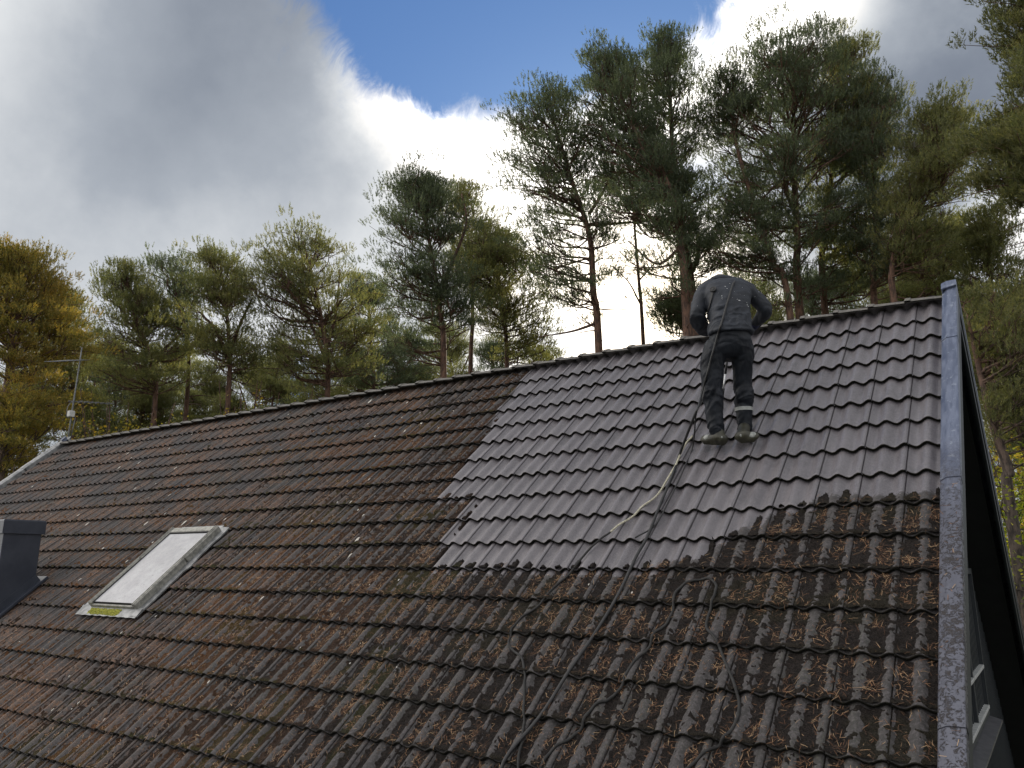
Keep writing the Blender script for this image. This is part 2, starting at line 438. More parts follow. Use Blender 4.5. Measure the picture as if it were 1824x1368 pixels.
def hcurve(X):
    c = 0.5 + 0.5 * np.cos(2 * pi * (np.asarray(X, float) + 0.026) / 0.15)
    return AM * c ** 0.97
def surf(X, Y):
    """height of the tiles over the roof plane"""
    Y = np.asarray(Y, float); s = (-Y / CS) - np.floor(-Y / CS)
    return hcurve(X) - AM + TH * (s - 1)
def surfs(X, s): return hcurve(X) - AM + TH * (s - 1)
CLEAN = [(-4.62, .3), (-4.55, -0.34), (-4.48, -0.68), (-4.55, -1.02), (-4.45, -1.36), (-4.40, -2.72), (-3.95, -2.75), (-3.93, -3.4), (-3.82, -3.72), (-3.0, -3.73), (-2.31, -3.76), (-1.78, -3.76), (-1.35, -3.64), (-1.16, -3.36), (-0.8, -3.10), (-0.49, -2.98), (-0.18, -3.02), (0.5, -2.98), (0.5, .3)]
def clean_sd(X, Y):
    """signed distance to the edge of the washed area, > 0 inside"""
    X = np.asarray(X, float); Y = np.asarray(Y, float)
    best = np.full(X.shape, 1e9); ins = np.zeros(X.shape, bool); n = len(CLEAN)
    for i in range(n):
        ax, ay = CLEAN[i]; bx, by = CLEAN[(i + 1) % n]
        dx, dy = bx - ax, by - ay
        t = np.clip(((X - ax) * dx + (Y - ay) * dy) / (dx * dx + dy * dy), 0, 1)
        best = np.minimum(best, np.hypot(X - ax - t * dx, Y - ay - t * dy))
        if abs(dy) > 1e-9:
            c = ((ay > Y) != (by > Y)) & (X < (bx - ax) * (Y - ay) / dy + ax)
            ins ^= c
    return np.where(ins, best, -best)

def tile_field(coarse=False, rows=NC):
    Vs, Fs, Sm, Mi, At, Tv = [], [], [], [], [], []
    base = 0
    ncol = int(round((XR - XL) / TW)) + 2
    nx0 = 7 if coarse else 14
    for k in range(1, rows + 1):
        for j in range(-1, ncol):
            xr = -TW * j; xl = xr - TW
            xr_, xl_ = min(xr, XR), max(xl, XL)
            if xr_ - xl_ < 0.02: continue
            nx = nx0 if xl_ > -9.5 or coarse else 10
            dz = random.uniform(-.0018, .0018); tl = random.uniform(-.004, .004); dy = random.uniform(-.004, .003); sk = random.uniform(-.004, .004)
            tv = random.random()
            xs = np.linspace(xl_, xr_ - 0.009, nx)
            hs = hcurve(xs)
            if xr == xr_:
                xs = np.append(xs, [xr_ - 0.0065, xr_ - 0.0008]); hs = np.append(hs, [hs[-1] - 0.018, hs[-1] - 0.018]); joint = True
            else: joint = False
            n = len(xs)
            y0 = -CS * (k - 1) + (0.14 if k == 1 else 0.035); y1 = -CS * k
            rows = []
            for (y, ex, t_) in ((y0, 0, 0), ((y0 + y1) / 2, 0, .5), (y1 + .014, 0, 1), (y1 + .004, -.0015, 1), (y1, -.005, 1)):
                s = (-y / CS) - (k - 1)
                z = hs - AM + TH * (s - 1) + ex + dz + tl * (xs - xl_) / TW * t_
                rows.append(np.stack([xs, y + (dy + sk * (xs - xl_) / TW) * t_ + 0 * xs, z], 1))
            top = len(rows)
            # front face of the lip (own verts) and the underside going back
            a = rows[-1].copy(); b = a.copy(); b[:, 2] -= 0.017; b[:, 1] += 0.003
            c = b.copy(); c[:, 1] += 0.09; c[:, 2] -= 0.004
            V = np.concatenate(rows + [a, b, b.copy(), c]); V = V.reshape(-1, 3)
            Vs.append(V)
            sd = clean_sd(V[:, 0], V[:, 1] + 0.02)
            At.append(np.clip(0.5 - sd / 0.05, 0, 1)); Tv.append(np.full(len(V), tv))
            def strip(r0, r1, sm, mi):
                nonlocal Fs
                i = np.arange(n - 1)
                Fs.append(np.stack([base + r0 * n + i, base + r1 * n + i, base + r1 * n + i + 1, base + r0 * n + i + 1], 1))
                Sm.extend([sm] * (n - 3) + [False] * 2); Mi.extend([mi] * (n - 1))
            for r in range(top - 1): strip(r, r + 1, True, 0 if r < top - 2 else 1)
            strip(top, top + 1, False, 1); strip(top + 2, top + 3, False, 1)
            base += len(V)
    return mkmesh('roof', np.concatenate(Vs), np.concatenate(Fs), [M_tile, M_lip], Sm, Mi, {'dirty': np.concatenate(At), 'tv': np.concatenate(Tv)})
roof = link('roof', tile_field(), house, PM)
roof['label'] = 'front slope of wavy concrete tiles, washed grey patch at the right end'
# skylight and chimney footprints in the roof plane (kept free of litter)
SKY = (-8.66, -7.43, -4.53, -3.07)
CHX0, CHX1, CHY0, CHY1 = -11.02, -10.405, -3.50, -3.03        # world x, world y

# ---- litter of moss and needles: one sheet per course, it fills the troughs
def level(X, Y):
    n = fbm(X, Y, 0.9, 3); n2 = fbm(X + 40, Y, 4.5, 3)
    L = np.where(X > -4.6, 0.62, 0.62 - 0.30 * np.clip((-4.6 - X) / 3.0, 0, 1))
    L = L - 0.14 * np.clip((Y + 3.0) / 2.5, 0, 1)                       # thinner towards the ridge
    L = L + 0.22 * np.exp(-((Y + 3.75) / 0.5) ** 2) * (X > -4.6) - 0.10 * np.clip((-5.0 - Y) / 1.5, 0, 1) * (X > -4)
    L = L - 0.18 * np.clip((-9 - X) / 4, 0, 1)
    return L + 0.34 * (n - 0.5) + 0.30 * (n2 - 0.5) - .04
def litter_z(X, Y, s):
    L = level(X, Y)
    fine = (fbm(X, Y, 26, 3, 0.7) - 0.5) * 0.036 + (vn(X * 70, Y * 70) - 0.5) * 0.010
    toe = 0.010 * np.exp(-((s - 0.93) / 0.09) ** 2)                     # moss swells at the lip
    z = -AM + TH * (s - 1) + AM * L * 0.92 + fine + toe * (L > 0.15)
    crust = hcurve(X) - AM + TH * (s - 1) + (fbm(X + 9, Y + 3, 30, 4, 0.6) - 0.67 + 0.10 * (L - 0.5)) * 0.040
    return np.maximum(z, crust)
def litter():
    Vs, Fs, G, Rr = [], [], [], []; base = 0
    for (xa, xb, dx, ny) in ((-6.0, XR - .004, 0.0125, 26), (XL + .02, -6.0, 0.0215, 12)):
        for k in range(1, NC + 1):
            xs = np.arange(xa, xb, dx); ss = np.linspace(0.02, 1.0, ny)
            Xg, Sg = np.meshgrid(xs, ss); Yg = -CS * (k - 1 + Sg)
            Z = litter_z(Xg, Yg, Sg); S = surfs(Xg, Sg)
            sd = clean_sd(Xg, Yg) + (fbm(Xg, Yg, 6, 4) - 0.5) * 0.20 + (hcurve(Xg) / AM - 0.55) * 0.15 * (Yg < -2.6)
            hide = (sd > 0) | ((Xg > SKY[0] - .02) & (Xg < SKY[1] + .05) & (Yg > SKY[2]) & (Yg < SKY[3] + .03))
            wy = Yg * CP
            hide |= (Xg > CHX0 - .1) & (Xg < CHX1 + .12) & (wy > CHY0 - .12) & (wy < CHY1 + .1)
            Z = np.where(hide, S - 0.03, Z)
            # the sheet ends just short of the lip
            Yo = Yg + 0.006 * (Sg > 0.99)
            V = np.stack([Xg, Yo, Z], -1).reshape(-1, 3)
            nx = len(xs)
            vis = (Z > S - 0.008)
            q = vis[:-1, :-1] | vis[1:, :-1] | vis[:-1, 1:] | vis[1:, 1:]
            ii, jj = np.nonzero(q)
            F = np.stack([ii * nx + jj, (ii + 1) * nx + jj, (ii + 1) * nx + jj + 1, ii * nx + jj + 1], 1) + base
            gn = fbm(Xg + 3, Yg + 8, 1.1, 3)
            gr = np.clip((Sg - 0.86) / 0.08, 0, 1) * np.clip((gn - 0.40) * 5, 0, 1) * np.where(Xg < -4.6, 0.75, 0.10)
            gr = np.maximum(gr, np.clip((fbm(Xg + 30, Yg, 2.0, 3) - 0.60) * 6, 0, 0.45) * np.where(Xg < -3.5, 1, .3))
            ru = np.clip((-3.6 - Xg) / 3.0, 0, 1) * np.clip((fbm(Xg + 11, Yg + 2, 1.5, 3) - 0.33) * 3.5, 0.12, 1)
            Vs.append(V); Fs.append(F); G.append(gr.ravel()); Rr.append(ru.ravel()); base += len(V)
    V = np.concatenate(Vs); F = np.concatenate(Fs); G = np.concatenate(G); Rr = np.concatenate(Rr)
    used = np.zeros(len(V), bool); used[F.ravel()] = True
    mp = np.cumsum(used) - 1
    return mkmesh('moss_litter', V[used], mp[F], M_litter, True, None, {'green': G[used], 'rust': Rr[used]})
lit = link('moss_litter', litter(), None, PM)
tag(lit, 'dark moss and rotted litter filling the troughs of the unwashed roof tiles', 'moss', kind='stuff')

def needles(N, x0, x1, y0, y1, w, lmin, lmax, rg):
    X = rg.uniform(x0, x1, N); Y = rg.uniform(y0, y1, N)
    s = (-Y / CS) - np.floor(-Y / CS)
    L = level(X, Y); cl = clean_sd(X, Y) + (fbm(X, Y, 6, 4) - 0.5) * 0.16
    dens = np.clip(fbm(X + 5, Y, 9.0, 3) * 3.4 - 1.35, 0.02, 1)
    keep = (rg.random(N) < dens * np.where(hcurve(X) > 0.62 * AM, 0.25, 1.0)) & (cl < 0.01) & (s > .05) & (s < .97)
    keep &= ~((X > SKY[0]) & (X < SKY[1]) & (Y > SKY[2]) & (Y < SKY[3]))
    X, Y, s = X[keep], Y[keep], s[keep]; n = len(X)
    z = np.maximum(litter_z(X, Y, s), surfs(X, s)) + 0.003
    a = rg.uniform(0, 2 * pi, n); ln = rg.uniform(lmin, lmax, n); be = rg.normal(0, .18, n); up = rg.uniform(-.05, .35, n)
    d1 = np.stack([np.cos(a), np.sin(a), up], 1); d2 = np.stack([np.cos(a + be), np.sin(a + be), up * -.4], 1)
    P0 = np.stack([X, Y, z], 1); P1 = P0 + d1 * ln[:, None] * .5; P2 = P1 + d2 * ln[:, None] * .5
    sd_ = np.stack([-np.sin(a), np.cos(a), 0 * a], 1) * w
    V = np.stack([P0 - sd_, P0 + sd_, P1 + sd_, P1 - sd_, P2 + sd_ * .3, P2 - sd_ * .3], 1).reshape(-1, 3)
    b = np.arange(n)[:, None] * 6
    F = np.concatenate([b + [0, 1, 2, 3], b + [3, 2, 4, 5]])
    return V, F
def edge_needles(N, rg):
    X = rg.uniform(.235, .34, N); Y = -2.9 - 3.4 * rg.random(N); z = .069 + 0 * X; z[X < .26] -= .012
    a = rg.uniform(0, 2 * pi, N); ln = rg.uniform(.02, .045, N)
    d = np.stack([np.cos(a), np.sin(a), .05 + 0 * a], 1); P0 = np.stack([X, Y, z], 1); sd_ = np.stack([-np.sin(a), np.cos(a), 0 * a], 1) * .0012
    P1 = P0 + d * ln[:, None]; V = np.stack([P0 - sd_, P0 + sd_, P1 + sd_, P1 - sd_], 1).reshape(-1, 3)
    return V, np.arange(N)[:, None] * 4 + np.array([[0, 1, 2, 3]])
rg2 = np.random.default_rng(5)
VV, FF, nb = [], [], 0
for args in ((70000, -4.6, XR, -6.2, -2.9, .0009, .018, .055), (34000, -7.0, -3.4, -6.6, -2.2, .0012, .02, .055), (30000, -12, -4.5, -6.9, 0, .0020, .025, .055)):
    v, f = needles(*args, rg2); VV.append(v); FF.append(f + nb); nb += len(v)
v, f = edge_needles(70, rg2); VV.append(v); FF.append(f + nb)
nd = link('pine_needles', mkmesh('pine_needles', np.concatenate(VV), np.concatenate(FF), M_needle, False), None, PM)
tag(nd, 'orange and tan fallen pine needles strewn over the mossy tiles', 'pine needles', kind='stuff')
# pale flakes of lichen and bird droppings
def flakes():
    rg = np.random.default_rng(21); g = Geo()
    spots = [(rg.uniform(-16, -5), rg.uniform(-4.2, -0.05), rg.uniform(.008, .026)) for _ in range(120)]
    spots += [(rg.uniform(-6, 0), rg.uniform(-6, -3.8), rg.uniform(.005, .011)) for _ in range(14)]
    spots += [(rg.uniform(-10, -5), rg.uniform(-6.6, -4), rg.uniform(.006, .014)) for _ in range(26)]
    for (x, y, r) in spots:
        if SKY[0] - .1 < x < SKY[1] + .1 and SKY[2] < y < SKY[3]: continue
        if clean_sd(np.array([x]), np.array([y]))[0] > 0: continue
        s = (-y / CS) % 1
        if s > .93 or s < .1: continue
        z = max(float(litter_z(np.array([x]), np.array([y]), np.array([s]))[0]), float(surfs(x, s))) + .003
        n = 7; st = rg.uniform(1.0, 2.6)
        V = [(x, y, z + .006)]
        for i in range(n):
            q = r * rg.uniform(.5, 1.2); V.append((x + q * cos(i * 2 * pi / n) * .8, y + st * q * sin(i * 2 * pi / n), z))
        g.add(V, [(0, 1 + i, 1 + (i + 1) % n) for i in range(n)])
    return g
o = flakes().make('lichen_flakes', simple('pale_lichen', (0.42, 0.40, 0.36), (0.62, 0.60, 0.54), 40, 0.9), None, PM)
tag(o, 'small whitish flakes of lichen and droppings dotted over the dirty tiles', 'lichen', kind='stuff')

# ---- far slope, underlay, gables, walls
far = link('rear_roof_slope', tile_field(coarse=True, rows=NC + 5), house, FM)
ht = lambda y: ZR - 0.115 - abs(y - 0.08) * SP / CP             # underside of the roof deck at world y
for fr in (PM, FM):
    g = Geo(); g.box(XL + .03, XR + .02, -6.95 if fr is PM else -8.6, 0.0, -.215, -.115)
    g.make('roof_deck', M_soffit, house, fr)
WX1, WX0, WY0, WY1 = -0.06, -16.2, -4.55, 5.95                  # walls
def gable(x, name):
    g = Geo(); t = 0.18
    zt = lambda y: ZR - 0.25 - abs(y - .08) * SP / CP
    pr = [(WY0, 0), (WY1, 0), (WY1, zt(WY1)), (.08, ZR - .25), (WY0, zt(WY0))]
    g.prism(pr, lambda p: (x - t / 2, p[0], p[1]), lambda p: (x + t / 2, p[0], p[1]))
    y = WY0 + .08
    while y < WY1 - .05:                                         # vertical cover battens
        g.box(x + t / 2 * (1 if x > -5 else -1) - (.0 if x > -5 else .018), x + t / 2 * (1 if x > -5 else -1) + (.018 if x > -5 else 0), y, y + .035, .3, zt(y + .017 + (.03 if y > 0 else -.03)) - .03)
        y += .14
    o = g.make('wall', M_darkwood, house); o['label'] = name
gable(WX1 - .09, 'dark board gable wall at the near end'); gable(WX0 + .09, 'dark board gable wall at the far end')
for yy, nm in ((WY0 + .09, 'front wall'), (WY1 - .09, 'rear wall')):
    g = Geo(); g.box(WX0 + .19, WX1 - .19, yy - .09, yy + .09, 0, ht(yy) - .15)
    x = WX0 + .3
    while x < WX1 - .3:
        g.box(x, x + .035, yy - .108 if yy < 0 else yy + .09, yy - .09 if yy < 0 else yy + .108, .3, ht(yy) - .3); x += .16
    g.make('wall', M_darkwood, house)
g = Geo(); g.box(WX0 - .02, WX1 + .012, WY0 - .02, WY1 + .02, -.3, .28)
g.make('foundation', simple('foundation_concrete', (.2, .2, .19), (.3, .29, .28), 4, .9), house)

# ---- verge boards and metal cappings
def verge(frame, xin, sg, lab, mat=None):
    """capping over the roof edge at x = xin, sg=+1 outward is +x"""
    g = Geo()
    prof = [(0.0, -.075), (0.0, .028), (.006, .036), (.044, .062), (.124, .066), (.128, .060), (.128, -.02), (.122, -.02), (.122, .055), (.044, .052), (.012, .03), (.012, -.075)]
    yend = -7.0 if frame is PM else -8.65
    y = .20; first = True
    while y > yend + .05:
        y2 = max(y - 2.0 + (.9 if first else 0), yend); e = 0.0015 if first else 0
        ov = .03
        g.prism(prof, lambda p: (xin + sg * p[0], y, p[1] + .002), lambda p: (xin + sg * p[0], y2 - ov, p[1] + .009))
        y = y2; first = False
    if sg > 0 or True:                                           # closed end at the top
        pts = [(0.0, -.07), (0.0, .03), (.044, .066), (.128, .070), (.128, -.03)]
        g.prism(pts, lambda p: (xin + sg * p[0], .205, p[1]), lambda p: (xin + sg * p[0], .185, p[1] + .002))
    for yy in (.14,):                                            # rivets
        for dx in (.055, .09, .115):
            g.add(*tube([(xin + sg * dx, yy, .066), (xin + sg * dx, yy, .073)], .005, 6), True)
    o = g.make('verge_capping', mat or M_flash, house, frame); o['label'] = lab
    g = Geo()
    g.box(min(xin + sg * .085, xin + sg * .115), max(xin + sg * .085, xin + sg * .115), yend + .02, .14, -.26, .045, .004)
    g.box(min(xin + sg * .117, xin + sg * .126), max(xin + sg * .117, xin + sg * .126), yend + .02, .12, -.15, -.03, .0)
    g.make('barge_board', M_darkwood, house, frame)
verge(PM, .222, 1, 'blue grey metal capping along the near roof edge, crusted with moss lower down')
verge(FM, .222, 1, 'dark metal capping of the rear slope')
verge(PM, XL + .01, -1, 'pale grey metal capping along the far left roof edge', M_zinc)
verge(FM, XL + .01, -1, 'capping of the rear slope at the far end')

# ---- ridge tiles
def ridge_mesh():
    g = Geo(); L = .345; n = 12
    def arc(r, x, zo=0):
        out = []
        for i in range(n + 1):
            a = radians(-52) + radians(104) * i / n
            out.append((x, r * 1.02 * math.sin(a) * 1.18, r * math.cos(a) - .10 + zo))
        return out
    secs = [(0, .150), (.004, .158), (.05, .158), (.058, .146), (L, .128)]
    V = []; F = []
    for x, r in secs: V += arc(r, x)
    for x, r in ((L, .112), (0, .134)): V += arc(r, x)
    m = n + 1
    for s_ in range(len(secs) + 1):
        for i in range(n): F.append((s_ * m + i, s_ * m + i + 1, (s_ + 1) * m + i + 1, (s_ + 1) * m + i))
    q = len(secs) + 1
    for i in range(n): F.append((q * m + i, q * m + i + 1, i + 1, i))
    g.add(V, F, False); return g
rm = ridge_mesh(); rme = mkmesh('ridge_tile', rm.V, rm.F, M_ridge, False)
x = .225 - .33
while x > XL - .05:
    M = Matrix.Translation((x, .08, ZR + .022 + random.uniform(-.003, .003))) @ Matrix.Rotation(random.uniform(-.008, .008), 4, 'Y') @ Matrix.Rotation(random.uniform(-.01, .01), 4, 'Z')
    link('ridge_tile', rme, house, M)
    x -= .335

# ---- gable window (near end)
win = Geo(); wx = WX1
win.box(wx - .02, wx + .055, -1.55, -1.49, -4.10 + ZR, -2.55 + ZR); win.box(wx - .02, wx + .055, 2.18, 2.24, -4.10 + ZR, -2.55 + ZR)
win.box(wx - .02, wx + .055, -1.49, 2.18, -4.10 + ZR, -4.04 + ZR); win.box(wx - .02, wx + .055, -1.49, 2.18, -2.61 + ZR, -2.55 + ZR)
wf = win.make('window', M_darkwood, house)
g = Geo()
for y in (-.28, .98):
    g = Geo(); g.box(wx - .015, wx + .05, y - .03, y + .03, -4.04 + ZR, -2.61 + ZR, .004); g.make('mullion', M_darkwood, wf)
g = Geo(); M_whitef = simple('pale_window_trim', (.28, .29, .29), (.40, .41, .40), 15, .6)
for y0, y1 in ((-1.49, -.31), (-.25, .95), (1.01, 2.18)):
    g.box(wx - .01, wx + .062, y0, y1, -3.62 + ZR, -3.585 + ZR, .004); g.box(wx - .01, wx + .066, y0, y1, -4.037 + ZR, -4.0 + ZR, .004)
g.make('glazing_bar', M_whitef, wf)
g = Geo(); M_sill = simple('sill_metal', (.09, .09, .10), (.14, .14, .15), 12, .4, .5)
g.prism([(wx + .0, -4.12), (wx + .16, -4.165), (wx + .16, -4.19), (wx + .0, -4.15)], lambda p: (p[0], -1.62, p[1] + ZR), lambda p: (p[0], 2.31, p[1] + ZR))
g.make('sill', M_sill, wf)
g = Geo(); g.box(wx + .0, wx + .008, -1.49, 2.18, -4.0 + ZR, -2.61 + ZR)
m, t, p, out = material('dark_window_glass'); p.inputs['Base Color'].default_value = (.02, .025, .03, 1); p.inputs['Roughness'].default_value = .08
g.make('pane', m, wf)

# ---- skylight
g = Geo()                                                        # grey metal skirt round the window, ragged outer edge
xa, xb, ya, yb = SKY
rag = [(xb + random.uniform(-.012, .012), y) for y in np.linspace(yb, ya, 16)]
rag[7] = (xb + .035, rag[7][1]); rag[6] = (xb + .02, rag[6][1])
n = len(rag)
V = [(x, y, .004) for x, y in rag] + [(-7.56, y, .012) for x, y in rag] + [(x, y, -.012) for x, y in rag]
F = [(i, i + 1, n + i + 1, n + i) for i in range(n - 1)] + [(2 * n + i, 2 * n + i + 1, i + 1, i) for i in range(n - 1)]
g.add(V, F, False)
g.box(xa, -8.42, ya, yb, -.01, .007); g.box(-8.42, -7.56, yb - .05, yb + .03, -.01, .011)
nseg = 24; xs = np.linspace(xa, xb, nseg)
V = [(x, -4.42, .02) for x in xs] + [(x, -4.47, .010) for x in xs] + [(x, ya - .02 + .003 * sin(x * 40), .004 + .12 * float(hcurve(x)) - .004) for x in xs]
g.add(V, [(r * nseg + i, r * nseg + i + 1, (r + 1) * nseg + i + 1, (r + 1) * nseg + i) for r in range(2) for i in range(nseg - 1)], False)
sk = g.make('skylight', M_zinc, house, PM); sk['label'] = 'narrow roof window with a pale frosted pane and grey metal surround'
g = Geo(); z1 = .082
for (x0, x1) in ((-8.47, -8.405), (-7.575, -7.505)):
    for (y0, y1) in ((-4.44, -3.70), (-3.69, -3.13)):
        g.box(x0, x1, y0, y1, 0.0, z1 + (.004 if y0 < -4 else 0), .008)
        g.box(x0 + .014, x0 + .02, y0, y1, z1, z1 + .009); g.box(x1 - .02, x1 - .014, y0, y1, z1, z1 + .009)
g.box(-8.405, -7.575, -3.215, -3.13, 0.0, z1, .008)
g.box(-8.405, -7.575, -4.44, -4.415, 0.0, z1 - .03, .005)
g.make('frame', M_greyframe, sk, PM)
g = Geo(); g.box(-8.40, -7.58, -3.235, -3.217, .03, z1 - .006); g.box(-8.40, -8.392, -4.41, -3.24, .03, z1 - .01); g.box(-7.588, -7.58, -4.41, -3.24, .03, z1 - .01); g.box(-8.40, -7.58, -4.413, -4.405, .03, z1 - .012)
g.make('gasket', M_under, sk, PM)
g = Geo(); g.box(-8.391, -7.589, -4.404, -3.237, .035, z1 - .016, .003); g.make('pane', M_pane, sk, PM)
g = Geo()
rg = np.random.default_rng(4)
for i in range(420):
    x = rg.uniform(-8.42, -7.80); y = rg.uniform(-4.53, -4.455); r = rg.uniform(.007, .016)
    k_ = 5
    V = [(x, y, .019 + rg.uniform(0, .008))] + [(x + r * cos(a_), y + r * sin(a_), .004 + (.008 if y > -4.49 else 0)) for a_ in np.arange(k_) * 2 * pi / k_]
    g.add(V, [(0, 1 + a_, 1 + (a_ + 1) % k_) for a_ in range(k_)], False)
g.make('moss_patch', M_moss, sk, PM)

# ---- chimney
g = Geo(); g.box(CHX0, CHX1, CHY0, CHY1, ZR - 4.0, ZR - 2.10, .006)
for xx in (CHX0 + .2, CHX0 + .41): g.box(xx, xx + .008, CHY0 - .006, CHY0 - .0005, ZR - 3.9, ZR - 2.12)
ch = g.make('chimney', M_slate, house); ch['label'] = 'square chimney clad in dark slate grey sheet metal'
g = Geo()
V = [(CHX0 - .03, CHY0 - .03, -2.115), (CHX1 + .03, CHY0 - .03, -2.115), (CHX1 + .03, CHY1 + .03, -2.115), (CHX0 - .03, CHY1 + .03, -2.115)]
V = [(x, y, z + ZR) for x, y, z in V]; V += [(x, y, z + .16) for x, y, z in V]; V += [(x * .985 + -.015 * 10.7, y * .97 - .03 * 3.27, z + .02) for x, y, z in V[4:8]]
g.add(V, [(3, 2, 1, 0), (0, 1, 5, 4), (1, 2, 6, 5), (2, 3, 7, 6), (3, 0, 4, 7), (4, 5, 9, 8), (5, 6, 10, 9), (6, 7, 11, 10), (7, 4, 8, 11), (8, 9, 10, 11)], False)
g.make('cap', M_slate, ch)
g = Geo(); yu = CHY1 / CP + .10
g.box(CHX1 - .0, CHX1 + .085, CHY0 / CP - .25, yu + .05, -.02, .014, .003); g.box(CHX1 + .002, CHX1 + .010, CHY0 / CP - .2, CHY1 / CP + .08, .014, .10)
g.box(CHX0 - .1, CHX1 + .085, CHY0 / CP - .42, CHY0 / CP - .12, .0, .018, .003)
g.box(CHX0 - .1, CHX1 - .002, CHY1 / CP + .02, yu + .05, -.02, .012, .003)
g.box(CHX0 - .1, CHX0 - .002, CHY0 / CP - .25, yu, -.02, .014, .003)
g.make('flashing', M_slate, ch, PM)

# ------------------------------------------------------------------ aerial on the far gable
ant = empty('tv_aerial', (-16.80, .2, ZR - 1.2)); tag(ant, 'grey television aerial mast with two comb antennas above the far gable', 'aerial')
M_alu = simple('dull_aluminium', (.09, .095, .095), (.15, .155, .155), 20, .6, .2)
top = np.array([-16.80, .28, ZR + 2.27]); bot = np.array([-16.80, .2, ZR - 1.2])
g = Geo(); g.tube([bot, bot * .5 + top * .5, top], [.018, .018, .015], 10); g.make('mast', M_alu, ant)
def yagi(P, dirv, L, ne, e0, e1, vert):
    g = Geo(); dirv = np.array(dirv, float); dirv /= np.linalg.norm(dirv)
    side = np.array([0, 0, 1.]) if vert else np.cross(dirv, (0, 0, 1)); side = side / np.linalg.norm(side)
    g.tube([P - dirv * .12, P + dirv * L], .013, 6)
    for i in range(ne):
        c = P + dirv * (L * (i + .6) / ne); h = e0 + (e1 - e0) * i / ne
        g.tube([c - side * h, c + side * h], .008, 5)
    g.make('antenna', M_alu, ant)
yagi(np.array([-16.8, .27, ZR + 1.98]), (.55, -.83, -.30), 1.1, 12, .26, .14, False)
yagi(np.array([-16.8, .25, ZR + 1.02]), (-.12, .99, .12), .95, 7, .20, .12, False)
g = Geo(); g.box(-16.84, -16.72, .16, .28, ZR + .66, ZR + .80, .01); g.make('amplifier_box', simple('grey_plastic', (.4, .41, .4), (.46, .46, .45), 20, .6), ant)
g = Geo(); g.tube(spline([(-16.78, .18, ZR + .98), (-16.72, .10, ZR + .85), (-16.72, .1, ZR + .66), (-16.76, .2, ZR + .62)], 6), .009, 6); g.tube([(-16.74, .3, ZR + .66), (-16.76, .27, ZR + .2)], .012, 6); g.make('cable', M_alu, ant)

# ------------------------------------------------------------------ hoses and ropes lying on the roof
def pw(X, Y, Z):
    v = PM @ Vector((X, Y, Z)); return np.array(v)
def lay(pts, r, bury=0.0):
    P = spline([(x, y, 0) for x, y in pts], 10); X, Y = P[:, 0], P[:, 1]
    s = (-Y / CS) % 1
    cl = clean_sd(X, Y) > 0
    z = np.where(cl, surfs(X, s) * .4, np.maximum(litter_z(X, Y, s), surfs(X, s)) - bury)
    k = np.array([1, 2, 3, 2, 1.]); k /= k.sum()
    z = np.convolve(np.pad(z, 2, 'edge'), k, 'valid')
    z = z + r * .9
    return np.array([pw(a, b, c) for a, b, c in zip(X, Y, z)])
M_hose = simple('black_rubber_hose', (.007, .007, .008), (.016, .016, .017), 30, .5, bs=.2, bscale=200)
M_hose2 = simple('dusty_dark_hose', (.008, .008, .008), (.020, .019, .018), 25, .75, bs=.3, bscale=200)
M_cream = simple('cream_twisted_rope', (.36, .34, .25), (.66, .63, .50), 90, .85, bs=1, bscale=300)
A_roof = [(-2.165 - .05, -5.80), (-2.155, -5.527), (-2.123, -5.392), (-2.043, -5.078), (-1.975, -4.745), (-1.915, -4.394), (-1.863, -4.022), (-1.841, -3.652), (-1.819, -3.395), (-1.827, -2.997), (-1.832, -2.574), (-1.85, -2.30)]
ra = lay(A_roof, .0125)
cord = lay([(-1.93, -3.40), (-1.80, -3.25), (-1.775, -2.9), (-1.765, -2.5), (-1.77, -2.15)], .006)
cu = [atdepth(*q) for q in [(1240, 738, 6.72), (1249, 717, 6.78), (1256, 690, 6.85)]]
V, F = tube(spline(np.vstack([cord[::10], cu]), 8), .0065, 8)
o = link('cord', mkmesh('cord', V, F, M_hose)); tag(o, 'thin black cord running close beside the thick hose below the worker', 'cord')
B = [(-1.80, -2.02), (-1.84, -2.126), (-1.856, -2.522), (-1.917, -2.884), (-2.03, -3.093), (-2.155, -3.295), (-2.251, -3.438), (-2.36, -3.75), (-2.491, -4.102), (-2.588, -4.297), (-2.61, -4.449), (-2.554, -4.558), (-2.39, -4.669), (-2.275, -4.876), (-2.184, -5.07), (-2.11, -5.239), (-2.027, -5.496), (-1.95, -5.75)]
pb = lay(B, .0092); rr = np.where(np.arange(len(pb)) < 60, .0085, .0092)
V, F = tube(pb, rr, 8)
fm = [0 if (i // 8) < 52 else 1 for i in range(len(F))]
o = link('rope', mkmesh('rope', V, F, [M_cream, M_hose2], True, fm)); tag(o, 'rope, cream at its top end, turning dark in a bend over the moss', 'rope')
Cc = [(-1.16, -5.6), (-1.008, -5.303), (-0.916, -5.173), (-0.84, -5.087), (-0.794, -4.992), (-0.798, -4.879), (-0.853, -4.73), (-0.962, -4.536), (-1.034, -4.406), (-1.135, -4.284), (-1.152, -4.166), (-1.145, -3.996), (-1.165, -3.883), (-1.252, -3.826), (-1.354, -3.861), (-1.425, -3.97), (-1.417, -4.131), (-1.418, -4.255), (-1.471, -4.363), (-1.498, -4.51), (-1.558, -4.655), (-1.585, -4.819), (-1.632, -4.915), (-1.7, -4.986), (-1.739, -5.128), (-1.797, -5.244), (-1.857, -5.323), (-1.894, -5.475), (-1.95, -5.75)]
V, F = tube(lay(Cc, .0098, .001), .0098, 8)
o = link('hose', mkmesh('hose', V, F, M_hose2)); tag(o, 'dusty thin hose bent into a loop on the mossy tiles below the worker', 'hose')

